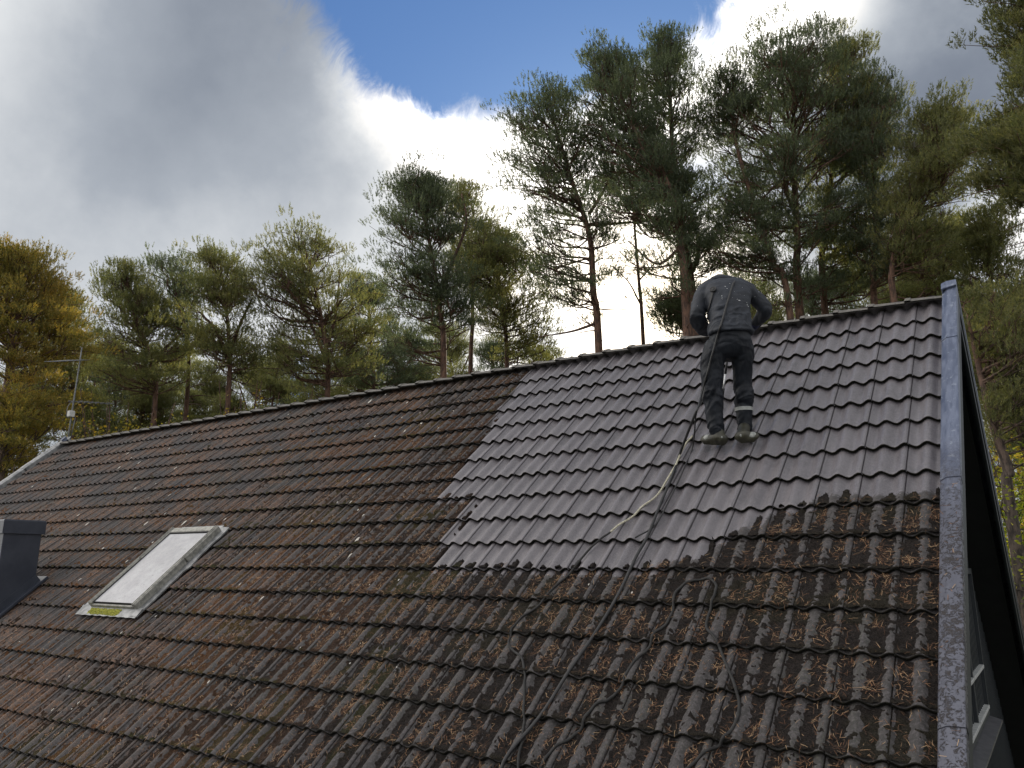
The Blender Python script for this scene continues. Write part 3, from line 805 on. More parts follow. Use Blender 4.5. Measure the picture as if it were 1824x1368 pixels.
# ------------------------------------------------------------------ the worker
def eval_remesh(name, g, mat, vox, smooth_it=3, disp=None, M=None):
    """union of the collected shapes as one continuous surface"""
    me = mkmesh(name, g.V, g.F, mat, True)
    o = bpy.data.objects.new(name, me); sc.collection.objects.link(o)
    r = o.modifiers.new('r', 'REMESH'); r.mode = 'VOXEL'; r.voxel_size = vox; r.use_smooth_shade = True
    s_ = o.modifiers.new('s', 'SMOOTH'); s_.iterations = smooth_it; s_.factor = .6
    bpy.context.view_layer.update()
    ev = o.evaluated_get(bpy.context.evaluated_depsgraph_get())
    m2 = bpy.data.meshes.new_from_object(ev); m2.name = name
    bpy.data.objects.remove(o, do_unlink=True)
    if disp is not None:
        n = len(m2.vertices); co = np.empty(n * 3, np.float32); no = np.empty(n * 3, np.float32)
        m2.vertices.foreach_get('co', co); m2.vertices.foreach_get('normal', no)
        co = co.reshape(-1, 3); no = no.reshape(-1, 3)
        co = co + no * disp(co)[:, None]; m2.vertices.foreach_set('co', co.astype(np.float32).ravel()); m2.update()
    m2.materials.clear(); m2.materials.append(mat)
    return m2
RT = RW[:, 0]; UPW = np.array([0, 0, 1.]); FWD = -RW[:, 2].copy(); FWD[2] = 0; FWD /= np.linalg.norm(FWD)
def loft(g, rings, n=20, mi=0, power=2.0):
    """rings: (px, py, depth, half width m, half depth m[, tilt])"""
    V = []; 
    for rgk in rings:
        x, y, d, hw, hd = rgk[:5]; tilt = rgk[5] if len(rgk) > 5 else 0
        c = atdepth(x, y, d)
        for i in range(n):
            a = 2 * pi * i / n; ca, sa = cos(a), sin(a)
            ca = abs(ca) ** (2 / power) * (1 if ca > 0 else -1); sa = abs(sa) ** (2 / power) * (1 if sa > 0 else -1)
            V.append(c + RT * hw * ca + (FWD * cos(tilt) + UPW * sin(tilt)) * hd * sa)
    m = len(rings)
    F = [(i * n + j, i * n + (j + 1) % n, (i + 1) * n + (j + 1) % n, (i + 1) * n + j) for i in range(m - 1) for j in range(n)]
    F += [tuple(range(n - 1, -1, -1)), tuple(range((m - 1) * n, m * n))]
    g.add(V, F, True, mi)
def ball(g, c, rx, ry=None, rz=None, ax=None, n=12, mi=0):
    ry = ry or rx; rz = rz or rx; V = []; F = []
    A = ax if ax is not None else np.eye(3)
    for i in range(n + 1):
        th = pi * i / n
        for j in range(2 * n):
            ph = pi * j / n
            V.append(np.asarray(c) + A @ np.array([rx * sin(th) * cos(ph), ry * sin(th) * sin(ph), rz * cos(th)]))
    for i in range(n):
        for j in range(2 * n):
            F.append((i * 2 * n + j, (i + 1) * 2 * n + j, (i + 1) * 2 * n + (j + 1) % (2 * n), i * 2 * n + (j + 1) % (2 * n)))
    g.add(V, F, True, mi)
def limb(g, pts, n=14):
    P = [atdepth(*p[:3]) for p in pts]; R = [p[3] for p in pts]
    S = spline(P, 6); Rr = np.interp(np.linspace(0, len(R) - 1, len(S)), np.arange(len(R)), R)
    g.tube(S, Rr, n)
    ball(g, P[0], R[0] * .99); ball(g, P[-1], R[-1] * .99)
def roofdepth(x, y, z=0.0):
    d = ray(x, y); nrm = np.array([0, -SP, CP]); P0 = np.array([0, 0, ZR]) + nrm * z
    return float((P0 - CW) @ nrm / (d @ nrm))
man = empty('person', tuple(atdepth(1300, 784, roofdepth(1300, 784)))); tag(man, 'person in dark work clothes bent forward on the washed tiles near the ridge', 'person')
def wrinkle(co, base=.008, sx=9, lo=None):
    c = co - CW; u = c @ RT; v = co[:, 2]; w = c @ FWD
    n0 = fbm(u * 2.0, v * 2.0 + w, 3.0, 2) * .5
    n1 = fbm(u * .9 + v * .5 + n0, v * 1.5 - u * .5 + w, sx * .8, 3, .5); n2 = fbm(u * 1.5 + 5, v * .9 + w * 1.3 + u * .8 + n0, sx * 1.8, 3, .5)
    rid = 1 - np.abs(n1 * 2 - 1) ** .7 * 2.2
    return base * (rid * 1.0 + (n2 - .5) * 1.6)
M_jacket = simple('dark_jacket_cloth', (.007, .010, .017), (.017, .022, .033), 7, .65, bs=.35, bscale=160)
M_trous = simple('black_work_trousers', (.007, .009, .013), (.016, .019, .026), 8, .5, bs=.3, bscale=140, spec=.22)
M_boot = simple('olive_rubber_boot', (.016, .016, .010), (.038, .036, .022), 14, .5)
M_boottoe = simple('scuffed_pale_toe', (.16, .17, .16), (.34, .35, .33), 30, .45)
M_skin = simple('skin', (.45, .26, .19), (.52, .31, .23), 10, .55)
M_hair = simple('short_brown_hair', (.03, .02, .014), (.05, .035, .02), 60, .8)
M_glove = simple('navy_work_glove', (.012, .016, .05), (.02, .026, .075), 30, .7)
M_black = simple('black_webbing', (.008, .008, .009), (.016, .016, .018), 40, .6)
M_black_hood = simple('black_knit_cap', (.006, .007, .009), (.014, .015, .018), 60, .9)
M_band = simple('silver_reflective_band', (.24, .25, .24), (.34, .35, .34), 30, .5)

# body: head, neck, trunk and legs under the clothes, one surface
g = Geo()
hc = atdepth(1291, 523, 7.58)
axh = np.stack([RT, FWD * .75 - UPW * .66, FWD * .66 + UPW * .75], 1)
ball(g, hc, .077, .098, .115, axh)
ball(g, hc + axh @ np.array([0, .05, -.055]), .055, .055, .06, axh)            # jaw
ball(g, hc + axh @ np.array([0, .112, -.022]), .013, .02, .024, axh, 8)         # nose
for sx_ in (-1, 1):
    ball(g, hc + axh @ np.array([sx_ * .078, -.005, -.01]), .01, .02, .032, axh, 8)   # ears
    ball(g, hc + axh @ np.array([sx_ * .032, .086, .008]), .014, .012, .010, axh, 8)  # eyes
ball(g, hc + axh @ np.array([0, .094, -.058]), .026, .012, .009, axh, 8)        # mouth
g.tube([atdepth(1290, 505, 7.33), hc - UPW * .02], [.062, .058], 12)
loft(g, [(1300, 600, 6.99, .14, .1), (1298, 560, 7.08, .13, .1), (1294, 515, 7.24, .16, .1), (1290, 503, 7.3, .08, .07)])
for pts in ([(1274, 618, 6.97, .07), (1270, 690, 6.93, .06), (1277, 765, 6.86, .045)], [(1322, 618, 6.97, .07), (1322, 690, 6.98, .06), (1326, 758, 6.92, .045)],
            [(1252, 520, 7.24, .045), (1244, 560, 7.14, .04), (1256, 586, 7.3, .032), (1268, 590, 7.42, .03)],
            [(1334, 520, 7.24, .045), (1363, 552, 7.2, .04), (1349, 574, 7.33, .032), (1341, 581, 7.4, .03)]):
    limb(g, pts, 10)
link('body', eval_remesh('body', g, M_skin, .012, 3), man)
g = Geo(); ball(g, hc + axh @ np.array([0, -.014, .016]), .083, .100, .112, axh); link('hair', eval_remesh('hair', g, M_hair, .012, 2), man)

# jacket
g = Geo()
loft(g, [(1301, 596, 6.955, .192, .150), (1300.5, 588, 6.97, .190, .150), (1300, 575, 7.0, .180, .142), (1298.5, 558, 7.05, .180, .140), (1297, 540, 7.10, .198, .140), (1295, 524, 7.16, .218, .138), (1293, 512, 7.22, .215, .128), (1291.5, 504, 7.27, .165, .112), (1290, 499, 7.31, .115, .095), (1289, 496, 7.35, .08, .08)], 28, power=2.3)
limb(g, [(1284, 508, 7.30, .085), (1268, 513, 7.25, .088), (1255, 520, 7.21, .078)])
limb(g, [(1298, 508, 7.30, .085), (1318, 513, 7.25, .090), (1333, 520, 7.21, .080)])
limb(g, [(1256, 519, 7.21, .074), (1247, 537, 7.17, .070), (1243, 560, 7.12, .066), (1247, 575, 7.19, .060), (1256, 588, 7.33, .048)])
limb(g, [(1332, 519, 7.21, .076), (1348, 533, 7.20, .070), (1362, 549, 7.18, .066), (1357, 564, 7.26, .058), (1347, 575, 7.34, .048)])
def jdisp(co):
    v = co[:, 2]; zt_ = atdepth(1300, 500, 7.2)[2]; zb = atdepth(1300, 596, 6.95)[2]
    f = (v - zb) / (zt_ - zb)
    k = .35 + 1.1 * np.exp(-((f - .22) / .22) ** 2)
    return wrinkle(co, .0135, 7) * k + .006 * np.exp(-((f - .03) / .02) ** 2)
jk = link('jacket', eval_remesh('jacket', g, M_jacket, .0085, 4, jdisp), man); jk['label'] = 'dark slate grey jacket with pale paint specks on the back'
g = Geo(); ball(g, atdepth(1283, 507, 7.44), .100, .11, .102); ho = link('hood', eval_remesh('hood', g, M_black_hood, .012, 2), man)
# collar / rolled hood, paint specks, buckle and strap
g = Geo()
col = [atdepth(x, y, d) for x, y, d in [(1263, 512, 7.24), (1266, 501, 7.24), (1276, 496, 7.22), (1290, 495, 7.21), (1304, 497, 7.22), (1312, 502, 7.24)]]
S = spline(col, 6); g.tube(S, np.interp(np.linspace(0, 1, len(S)), [0, .3, .7, 1], [.012, .028, .028, .012]), 10)
g.make('collar', M_jacket, jk)
M_paint = simple('dried_pale_paint', (.40, .41, .42), (.55, .56, .57), 50, .7)
g = Geo(); rgp = np.random.default_rng(2)
from mathutils.bvhtree import BVHTree
def bvh_of(o_): return BVHTree.FromPolygons([o_.matrix_basis @ v.co for v in o_.data.vertices], [tuple(p_.vertices) for p_ in o_.data.polygons])
clothes = [bvh_of(jk)]
moff = np.array(man.location)
def onback(x, y):
    d = ray(x, y); d = d / np.linalg.norm(d)
    hs_ = [b_.ray_cast(Vector(CW - moff), Vector(d)) for b_ in clothes]; hs_ = [q_ for q_ in hs_ if q_[0] is not None]
    h = min(hs_, key=lambda q_: q_[3]) if hs_ else (None, None)
    return (np.array(h[0]) + moff - d * .003, np.array(h[1])) if h[0] is not None else (None, None)
for (x, y, r) in [(1292, 510, 3), (1295, 514, 2), (1285.5, 527, 2.2), (1286.5, 531, 2), (1287, 534, 1.3), (1317, 535, 3), (1313, 533, 2), (1331, 543, 3.2), (1333, 546, 2.5), (1330, 539, 2), (1308, 519, 1.6), (1322, 512, 1.5), (1300, 505, 1.5), (1305, 530, 1.2), (1242, 545, 1.5), (1352, 520, 2), (1345, 528, 1.2), (1280, 522, 1), (1326, 526, 1.3), (1318, 524, 1)]:
    c, nn = onback(x, y)
    if c is None: continue
    u = np.cross(nn, UPW); u /= np.linalg.norm(u) + 1e-9; w = np.cross(nn, u); r = r / 200 * .62; k_ = 7
    V = [c + nn * .003] + [c + (u * cos(a_) * rgp.uniform(.4, 1.3) + w * sin(a_) * rgp.uniform(.3, .9)) * r for a_ in np.arange(k_) * 2 * pi / k_]
    g = Geo(); g.add(V, [(0, 1 + a_, 1 + (a_ + 1) % k_) for a_ in range(k_)], False); g.make('paint_speck', M_paint, jk)
def strap(pts, w, name, parent, mat=M_black):
    P = []; N = []
    for x, y in pts:
        c, nn = onback(x, y)
        if c is not None: P.append(c + nn * .004); N.append(nn)
    P = np.array(P); N = np.array(N); Tn = np.gradient(P, axis=0); V = []
    for p_, t_, n_ in zip(P, Tn, N):
        s_ = np.cross(t_, n_); s_ /= np.linalg.norm(s_) + 1e-9
        V += [p_ - s_ * w, p_ - s_ * w + n_ * .004, p_ + s_ * w + n_ * .004, p_ + s_ * w]
    m_ = len(P); F = [(i * 4 + j, i * 4 + (j + 1) % 4, i * 4 + 4 + (j + 1) % 4, i * 4 + 4 + j) for i in range(m_ - 1) for j in range(4)]
    g = Geo(); g.add(V, F, True); return g.make(name, mat, parent)
strap([(1271 - 1.0 * k_, 517 + 4.2 * k_) for k_ in range(0, 17)], .011, 'strap', man)
c, nn = onback(1271, 516.5)
g = Geo(); u = np.cross(nn, UPW); u /= np.linalg.norm(u); w = np.cross(nn, u)
ring = [c + nn * .012 + (u * cos(a_) + w * sin(a_)) * .024 for a_ in np.linspace(0, 2 * pi, 17)]
g.tube(ring, .008, 8); ball(g, c + nn * .01, .022, .022, .012, np.stack([u, w, nn], 1), 8); g.make('buckle', M_black, man)
g = Geo(); ball(g, atdepth(1319.5, 500, 7.36), .020, .026, .034, None, 10); g.make('ear_defender', M_black, man)
# trousers
g = Geo()
loft(g, [(1301, 590, 6.97, .170, .128), (1301, 598, 6.97, .178, .135), (1300, 612, 6.965, .190, .140), (1299, 624, 6.965, .195, .135), (1298, 634, 6.965, .185, .115), (1298, 641, 6.97, .13, .08)], 26, power=2.4)
limb(g, [(1274, 622, 6.965, .104), (1270, 645, 6.955, .103), (1268, 668, 6.945, .099), (1269, 690, 6.93, .089), (1270, 704, 6.92, .092), (1271, 716, 6.91, .083), (1272, 738, 6.895, .077), (1275, 758, 6.87, .068), (1278, 770, 6.86, .058)])
limb(g, [(1322, 622, 6.965, .100), (1322.5, 645, 6.975, .094), (1322, 668, 6.985, .083), (1322.5, 688, 6.985, .078), (1323.5, 702, 6.98, .082), (1324.5, 714, 6.97, .074), (1325, 735, 6.955, .070), (1326, 752, 6.94, .064), (1327, 762, 6.93, .056)])
def tdisp(co):
    zk = atdepth(1290, 705, 6.93)[2]; zc_ = atdepth(1290, 640, 6.95)[2]; za = atdepth(1290, 762, 6.9)[2]; v = co[:, 2]
    k = .45 + 1.5 * np.exp(-((v - zk) / .06) ** 2) + .5 * np.exp(-((v - zc_) / .08) ** 2) + .9 * np.exp(-((v - za) / .04) ** 2)
    return wrinkle(co, .0120, 8) * k
tr = link('trousers', eval_remesh('trousers', g, M_trous, .0085, 3, tdisp), man)
g = Geo(); c = atdepth(1324.8, 729.5, 6.96)
ring = [c + RT * .080 * cos(a_) + FWD * .080 * sin(a_) for a_ in np.linspace(0, 2 * pi, 29)]
V = []
for q in ring: V += [q - UPW * .016, q + UPW * .016]
g.add(V, [(2 * i, 2 * i + 2, 2 * i + 3, 2 * i + 1) for i in range(28)], True); g.make('reflective_band', M_band, tr)
# boots
def boot(heel, toe, ankle, nm):
    """heel, toe: photo pixels on the roof; the sole rests on the tile crests"""
    nrm = np.array([0, -SP, CP])
    H = atdepth(heel[0], heel[1], roofdepth(heel[0], heel[1], .012)); Tt = atdepth(toe[0], toe[1], roofdepth(toe[0], toe[1], .012))
    a = Tt - H; L = np.linalg.norm(a); a /= L; b = np.cross(nrm, a)
    g = Geo(); A = np.stack([a, b, nrm], 1)
    for (t_, w_, h_, zz) in ((.02, .042, .05, .05), (.30, .043, .055, .05), (.55, .044, .045, .042), (.80, .050, .036, .036), (.97, .046, .032, .034)):
        ball(g, H + a * L * t_ + nrm * zz, .055, w_, h_, A)
    S = spline([H + a * L * t_ + nrm * .012 for t_ in (-.14, .2, .5, .8, 1.12)], 5)
    V = []
    for i, q in enumerate(S):
        f = i / (len(S) - 1); w_ = .034 + .014 * f if 0 < i < len(S) - 1 else .016
        V += [q - b * w_ - nrm * .012, q + b * w_ - nrm * .012, q + b * w_ + nrm * .012, q - b * w_ + nrm * .012]
    m_ = len(S); g.add(V, [(i * 4 + j, i * 4 + (j + 1) % 4, i * 4 + 4 + (j + 1) % 4, i * 4 + 4 + j) for i in range(m_ - 1) for j in range(4)] + [(3, 2, 1, 0), tuple(range(4 * m_ - 4, 4 * m_))], True)
    an = atdepth(*ankle); g.tube(spline([H + a * L * .12 + nrm * .05, (H + a * L * .12 + nrm * .06) * .45 + an * .55, an], 4), .052, 12)
    o = link('boot', eval_remesh('boot', g, M_boot, .008, 2), man)
    g = Geo(); ball(g, H + a * L * .88 + nrm * .046 - FWD * .008, .040, .036, .026, A, 8); 
    g.make('toe_cap', M_boottoe, o)
    g = Geo(); ball(g, H + a * L * .04 + nrm * .055 - FWD * .022, .026, .024, .026, A, 8); g.make('heel_patch', M_boottoe, o)
boot((1290, 790), (1259, 787), (1279, 768, 6.86), 'l')
boot((1322, 786), (1344, 783), (1327, 760, 6.93), 'r')
# the hose runs up his back over the cloth
clothes.append(bvh_of(tr))
up_px = [(1236.6, 741.6, 6.66), (1244.5, 723, 6.68)]
ru = [atdepth(*q) for q in up_px]
for x, y in [(1251, 697), (1259, 668), (1264, 648), (1269.5, 628), (1275, 608), (1279, 594), (1283, 582), (1286.6, 570.5), (1290, 559), (1293, 547), (1297, 534), (1301, 520.5), (1305, 508), (1308, 502)]:
    c, nn = onback(x, y)
    if c is not None: ru.append(c - (c - CW) / np.linalg.norm(c - CW) * .014)
ru.append(atdepth(1311, 498, 7.30)); ru.append(atdepth(1312, 506, 7.42))
ra_ = ra[::10]; ra_ = ra_[:-1] if len(ra_) > 14 else ra_
pa = spline(np.vstack([ra_, ru]), 8)
V, F = tube(pa, np.interp(np.arange(len(pa)), [0, len(ra_) * 8 - 8, len(ra_) * 8 + 16, len(pa)], [.0125, .0118, .009, .009]), 10)
o = link('hose', mkmesh('hose', V, F, M_hose)); tag(o, 'thick black hose running straight up the roof and over the worker\'s back', 'hose')
# gloved hands gripping the lance
LA, LB = atdepth(1304, 575, 7.50), atdepth(1287.5, 701, roofdepth(1287.5, 701, .04))
def hand(wrist, grip, side):
    g = Geo(); w_ = np.array(wrist); c = np.array(grip); d = c - w_; L = np.linalg.norm(d); d /= L
    ax = (LB - LA) / np.linalg.norm(LB - LA); k = np.cross(ax, d); k /= np.linalg.norm(k)
    palm = c - d * .035
    g.tube([w_, w_ + d * L * .4, palm], [.032, .034, .036], 10)
    ball(g, palm, .045, .022, .045, np.stack([ax, k, d], 1), 10)
    for i, (o_, r_, ln) in enumerate(((-.032, .0095, .95), (-.011, .0100, 1.05), (.011, .0098, 1.0), (.031, .0085, .85))):
        b0 = palm + ax * o_ + k * .012
        P = [b0, b0 + d * .045 * ln + k * .012, c + ax * o_ + d * .026 * ln + k * .008, c + ax * o_ + d * .022 - k * .018, c + ax * o_ + d * .002 - k * .026]
        g.tube(spline(P, 3), [r_ * (1 - .03 * q) for q in range(13)], 7); ball(g, P[-1], r_ * .66, n=6)
    P = [palm - ax * .036, palm - ax * .052 + d * .02 - k * .012, c - ax * .036 + d * .008 - k * .026]
    g.tube(spline(P, 3), [.012] * 7, 7); ball(g, P[-1], .012, n=6)
    link('glove', eval_remesh('glove', g, M_glove, .005, 1), man)
hand(atdepth(1347, 575, 7.36), LA * .80 + LB * .20 + RT * .03, 1)
hand(atdepth(1257, 589, 7.35), LA * .93 + LB * .07, -1)
g = Geo(); c = atdepth(1343, 580, 7.36); g.tube([atdepth(1348, 573, 7.33), c, atdepth(1338, 586, 7.42)], [.046, .044, .034], 12); g.make('glove_cuff', M_glove, man)
lance = empty('spray_lance', tuple(LB)); tag(lance, 'silver spray lance held down in front of the worker, seen between the legs', 'spray lance')
M_steel = simple('steel_tube', (.45, .46, .48), (.58, .59, .60), 20, .28, .7)
g = Geo(); g.tube([LA * .3 + LB * .7, LB], .0085, 10); g.make('tube', M_steel, lance)
g = Geo(); g.tube([LA, LA * .5 + LB * .5], .013, 10); g.tube([LA * .5 + LB * .5, LA * .28 + LB * .72], .011, 10); g.make('handle', M_black, lance)
g = Geo(); ax_ = (LB - LA) / np.linalg.norm(LB - LA); g.tube([LB - ax_ * .05, LB + ax_ * .01], [.014, .012], 10); g.make('nozzle', M_black, lance)

# ------------------------------------------------------------------ ground
def ground_mat():
    m, t, p, out = material('forest_floor')
    co = t.new('ShaderNodeTexCoord').outputs['Object']
    c = t.mixin(t.ramp(t.noise(co, .5, 6, .65), .4, .6), (.050, .045, .025), (.045, .065, .022))
    c = t.mixin(t.ramp(t.noise(co, 9, 5, .7), .5, .65), c, (.10, .075, .04))
    t.put(p.inputs['Base Color'], c); p.inputs['Roughness'].default_value = .95
    bump(t, p, t.noise(co, 12, 6, .7), .8, .1)
    return m
n = 90; q = np.linspace(-1, 1, n); q = np.sign(q) * np.abs(q) ** 2.2 * 900
Xg, Yg = np.meshgrid(q, q); Zg = (fbm(Xg, Yg, .05, 4) - .5) * .8 * np.clip((np.hypot(Xg + 8, Yg) - 14) / 20, 0, 1)
ii, jj = np.meshgrid(np.arange(n - 1), np.arange(n - 1), indexing='ij')
F = np.stack([ii * n + jj, ii * n + jj + 1, (ii + 1) * n + jj + 1, (ii + 1) * n + jj], -1).reshape(-1, 4)
gr = link('ground', mkmesh('ground', np.stack([Xg, Yg, Zg], -1).reshape(-1, 3), F, ground_mat())); tag(gr, kind='structure')

# ------------------------------------------------------------------ trees
def leaf_material(name, cols, trans=.3, tcol=None, rough=.6):
    m, t, p, out = material(name)
    r = t.new('ShaderNodeNewGeometry').outputs['Random Per Island']
    co = t.new('ShaderNodeTexCoord').outputs['Object']
    v = t.math('ADD', t.math('MULTIPLY', r, .55), t.math('MULTIPLY', t.noise(co, .9, 3, .6), .75), clamp=False)
    v = t.ramp(v, .2, 1.05, smooth=False)
    rp = t.new('ShaderNodeValToRGB'); t.put(rp.inputs[0], v); e = rp.color_ramp.elements
    e[0].color = cols[0] + (1,); e[1].color = cols[-1] + (1,)
    for i, c in enumerate(cols[1:-1]):
        q = e.new((i + 1) / (len(cols) - 1)); q.color = c + (1,)
    t.put(p.inputs['Base Color'], rp.outputs[0]); p.inputs['Roughness'].default_value = rough
    p.inputs['Specular IOR Level'].default_value = .3
    tr = t.new('ShaderNodeBsdfTranslucent'); t.put(tr.inputs[0], t.mixin(1.0, rp.outputs[0], tcol or (1.9, 2.0, 1.1), 'MULTIPLY'))
    mx = t.new('ShaderNodeMixShader'); mx.inputs[0].default_value = trans
    t.l.new(p.outputs[0], mx.inputs[1]); t.l.new(tr.outputs[0], mx.inputs[2]); t.l.new(mx.outputs[0], out.inputs[0])
    return m
L_dark = leaf_material('pine_needles_deep_green', [(.032, .042, .034), (.062, .078, .056), (.095, .114, .078), (.14, .155, .10)], .45)
L_mid = leaf_material('pine_needles_olive_green', [(.050, .058, .036), (.098, .108, .058), (.15, .148, .072), (.22, .19, .08)], .5)
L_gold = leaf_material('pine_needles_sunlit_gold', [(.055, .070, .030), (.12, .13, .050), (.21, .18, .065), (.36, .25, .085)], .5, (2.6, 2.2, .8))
L_yel = leaf_material('autumn_leaves_yellow', [(.08, .085, .02), (.16, .14, .03), (.26, .20, .035), (.30, .17, .03)], .5)
L_grn = leaf_material('leaves_yellow_green', [(.05, .08, .012), (.12, .16, .02), (.24, .25, .03), (.36, .32, .03)], .5)
def bark_mat():
    m, t, p, out = material('pine_bark')
    co = t.new('ShaderNodeTexCoord').outputs['Object']; sp = t.new('ShaderNodeSeparateXYZ'); t.put(sp.inputs[0], co)
    st = t.new('ShaderNodeCombineXYZ'); t.put(st.inputs[0], sp.outputs[0]); t.put(st.inputs[1], sp.outputs[1]); t.put(st.inputs[2], t.math('MULTIPLY', sp.outputs[2], .3))
    n1 = t.noise(st.outputs[0], 14, 6, .7); h = t.math('ADD', sp.outputs[2], t.math('MULTIPLY', t.noise(co, .8, 3, .5), 4))
    low = t.mixin(t.ramp(n1, .38, .62), (.025, .020, .017), (.11, .085, .070))
    hi = t.mixin(t.ramp(n1, .38, .62), (.045, .026, .019), (.155, .085, .056))
    t.put(p.inputs['Base Color'], t.mixin(t.ramp(h, 7.5, 12), low, hi)); p.inputs['Roughness'].default_value = .85
    bump(t, p, n1, .8, .03); return m
M_bark = bark_mat()

def shoots(C, A, rg, ln=.19, nb=9, bl=.062, bw=.0075):
    """bottle-brush shoots: centres C, axes A"""
    N = len(C); A = A / (np.linalg.norm(A, axis=1)[:, None] + 1e-9)
    f = rg.uniform(0, 1, (N, nb, 1)); base = C[:, None] + A[:, None] * ln * f * rg.uniform(.7, 1.3, (N, 1, 1))
    r = rg.normal(size=(N, nb, 3)); r -= A[:, None] * (r * A[:, None]).sum(-1, keepdims=True); r /= np.linalg.norm(r, axis=-1, keepdims=True) + 1e-9
    d = A[:, None] * .85 + r * .62; d /= np.linalg.norm(d, axis=-1, keepdims=True)
    s = np.cross(d, rg.normal(size=(N, nb, 3))); s /= np.linalg.norm(s, axis=-1, keepdims=True) + 1e-9
    L = bl * rg.uniform(.7, 1.35, (N, nb, 1))
    V = np.stack([base - s * bw, base + s * bw, base + d * L], 2).reshape(-1, 3)
    return V
def smooth_path(P, k=6): return spline(P, k)
def tubes_merge(lst):
    V = []; F = []; n = 0
    for v, f in lst:
        V.append(v); F += [tuple(i + n for i in q) for q in f]; n += len(v)
    return np.concatenate(V), F
def grow(axis_fn, z0, z1, centre_fn, trunk_fn, seed, dens, nbr, pad=.42, tufts=20, trunkr=None, low_bare=0.0, shape_k=1.0):
    """centre_fn(z)->(centre xyz, half width), trunk_fn(z)->point on the trunk; returns branch tubes and shoot centres/axes"""
    rg = np.random.default_rng(seed); tb = []; Cs, As = [], []
    for b in range(nbr):
        f = rg.random() ** .85; z = z0 + (z1 - z0) * f
        c, hw, hd = centre_fn(z)
        phi = rg.uniform(0, 2 * pi); nz = float(vn(np.array([phi * 1.15 + seed * 3.1]), np.array([z * .95]))[0])
        if nz < .37 and f < .93: continue
        u = rg.uniform(.45, 1.0) ** .5 * (.80 + .50 * float(vn(np.array([phi * 1.6 + seed]), np.array([z * 1.3]))[0]))
        tip = c + (RH * cos(phi) * hw + FWD * sin(phi) * hd) * u
        S0 = trunk_fn(z); hor = np.linalg.norm((tip - S0)[:2])
        rise = hor * (rg.uniform(.0, .35) + 1.0 * f * f * rg.uniform(.5, 1.2)) + .2
        zs = max(min(z - rise, z1 - .3), z0 - 2.0)
        S0 = trunk_fn(zs); Lb = np.linalg.norm(tip - S0)
        mid = S0 * .5 + tip * .5 + np.array([0, 0, -.10 * hor]) + rg.normal(size=3) * .10 * Lb * np.array([1, 1, .5])
        q1 = S0 * .78 + mid * .22 + rg.normal(size=3) * .03 * Lb
        P = smooth_path([S0, q1, mid, mid * .45 + tip * .55 + rg.normal(size=3) * .05 * Lb, tip], 4)
        r0 = min(.014 + .012 * Lb, .06)
        tb.append(tube(P, np.linspace(r0, .008, len(P)), 5, False))
        npad = 4 + int(Lb / .40 * dens)
        for k in range(npad):
            t_ = rg.uniform(.5, 1.04) if k else 1.0
            ax = P[min(int(t_ * (len(P) - 1)), len(P) - 1)]
            off = rg.normal(size=3) * np.array([1, 1, .4]) * (.26 * Lb * (1.1 - abs(t_ - .75)) * .6 + .16)
            pc = ax + off + np.array([0, 0, .08])
            if k: tb.append(tube(np.array([P[max(int(t_ * (len(P) - 1)) - 3, 0)], ax * .5 + pc * .5 - np.array([0, 0, .05]), pc]), [.012, .009, .005], 4, False))
            ps = pad * rg.uniform(.6, 1.2); m = int(tufts * 2.0 * (ps / pad) ** 1.6)
            q = rg.normal(size=(m, 3)); q /= np.linalg.norm(q, axis=1)[:, None]; q *= rg.uniform(.2, 1, (m, 1)) ** .5
            q[:, 2] = np.abs(q[:, 2]) * .9 - .15
            loc = pc + q * np.array([ps, ps, ps * .40])
            Cs.append(loc); As.append(q * np.array([.6, .6, .3]) + (tip - S0) / (Lb + .1) * .45 + np.array([0, 0, .60 + .45 * f]) + rg.normal(size=(m, 3)) * .16)
    return tb, np.concatenate(Cs), np.concatenate(As)
RH = np.array([FWD[1], -FWD[0], 0.0])
if RH @ RT < 0: RH = -RH
TREES = {}
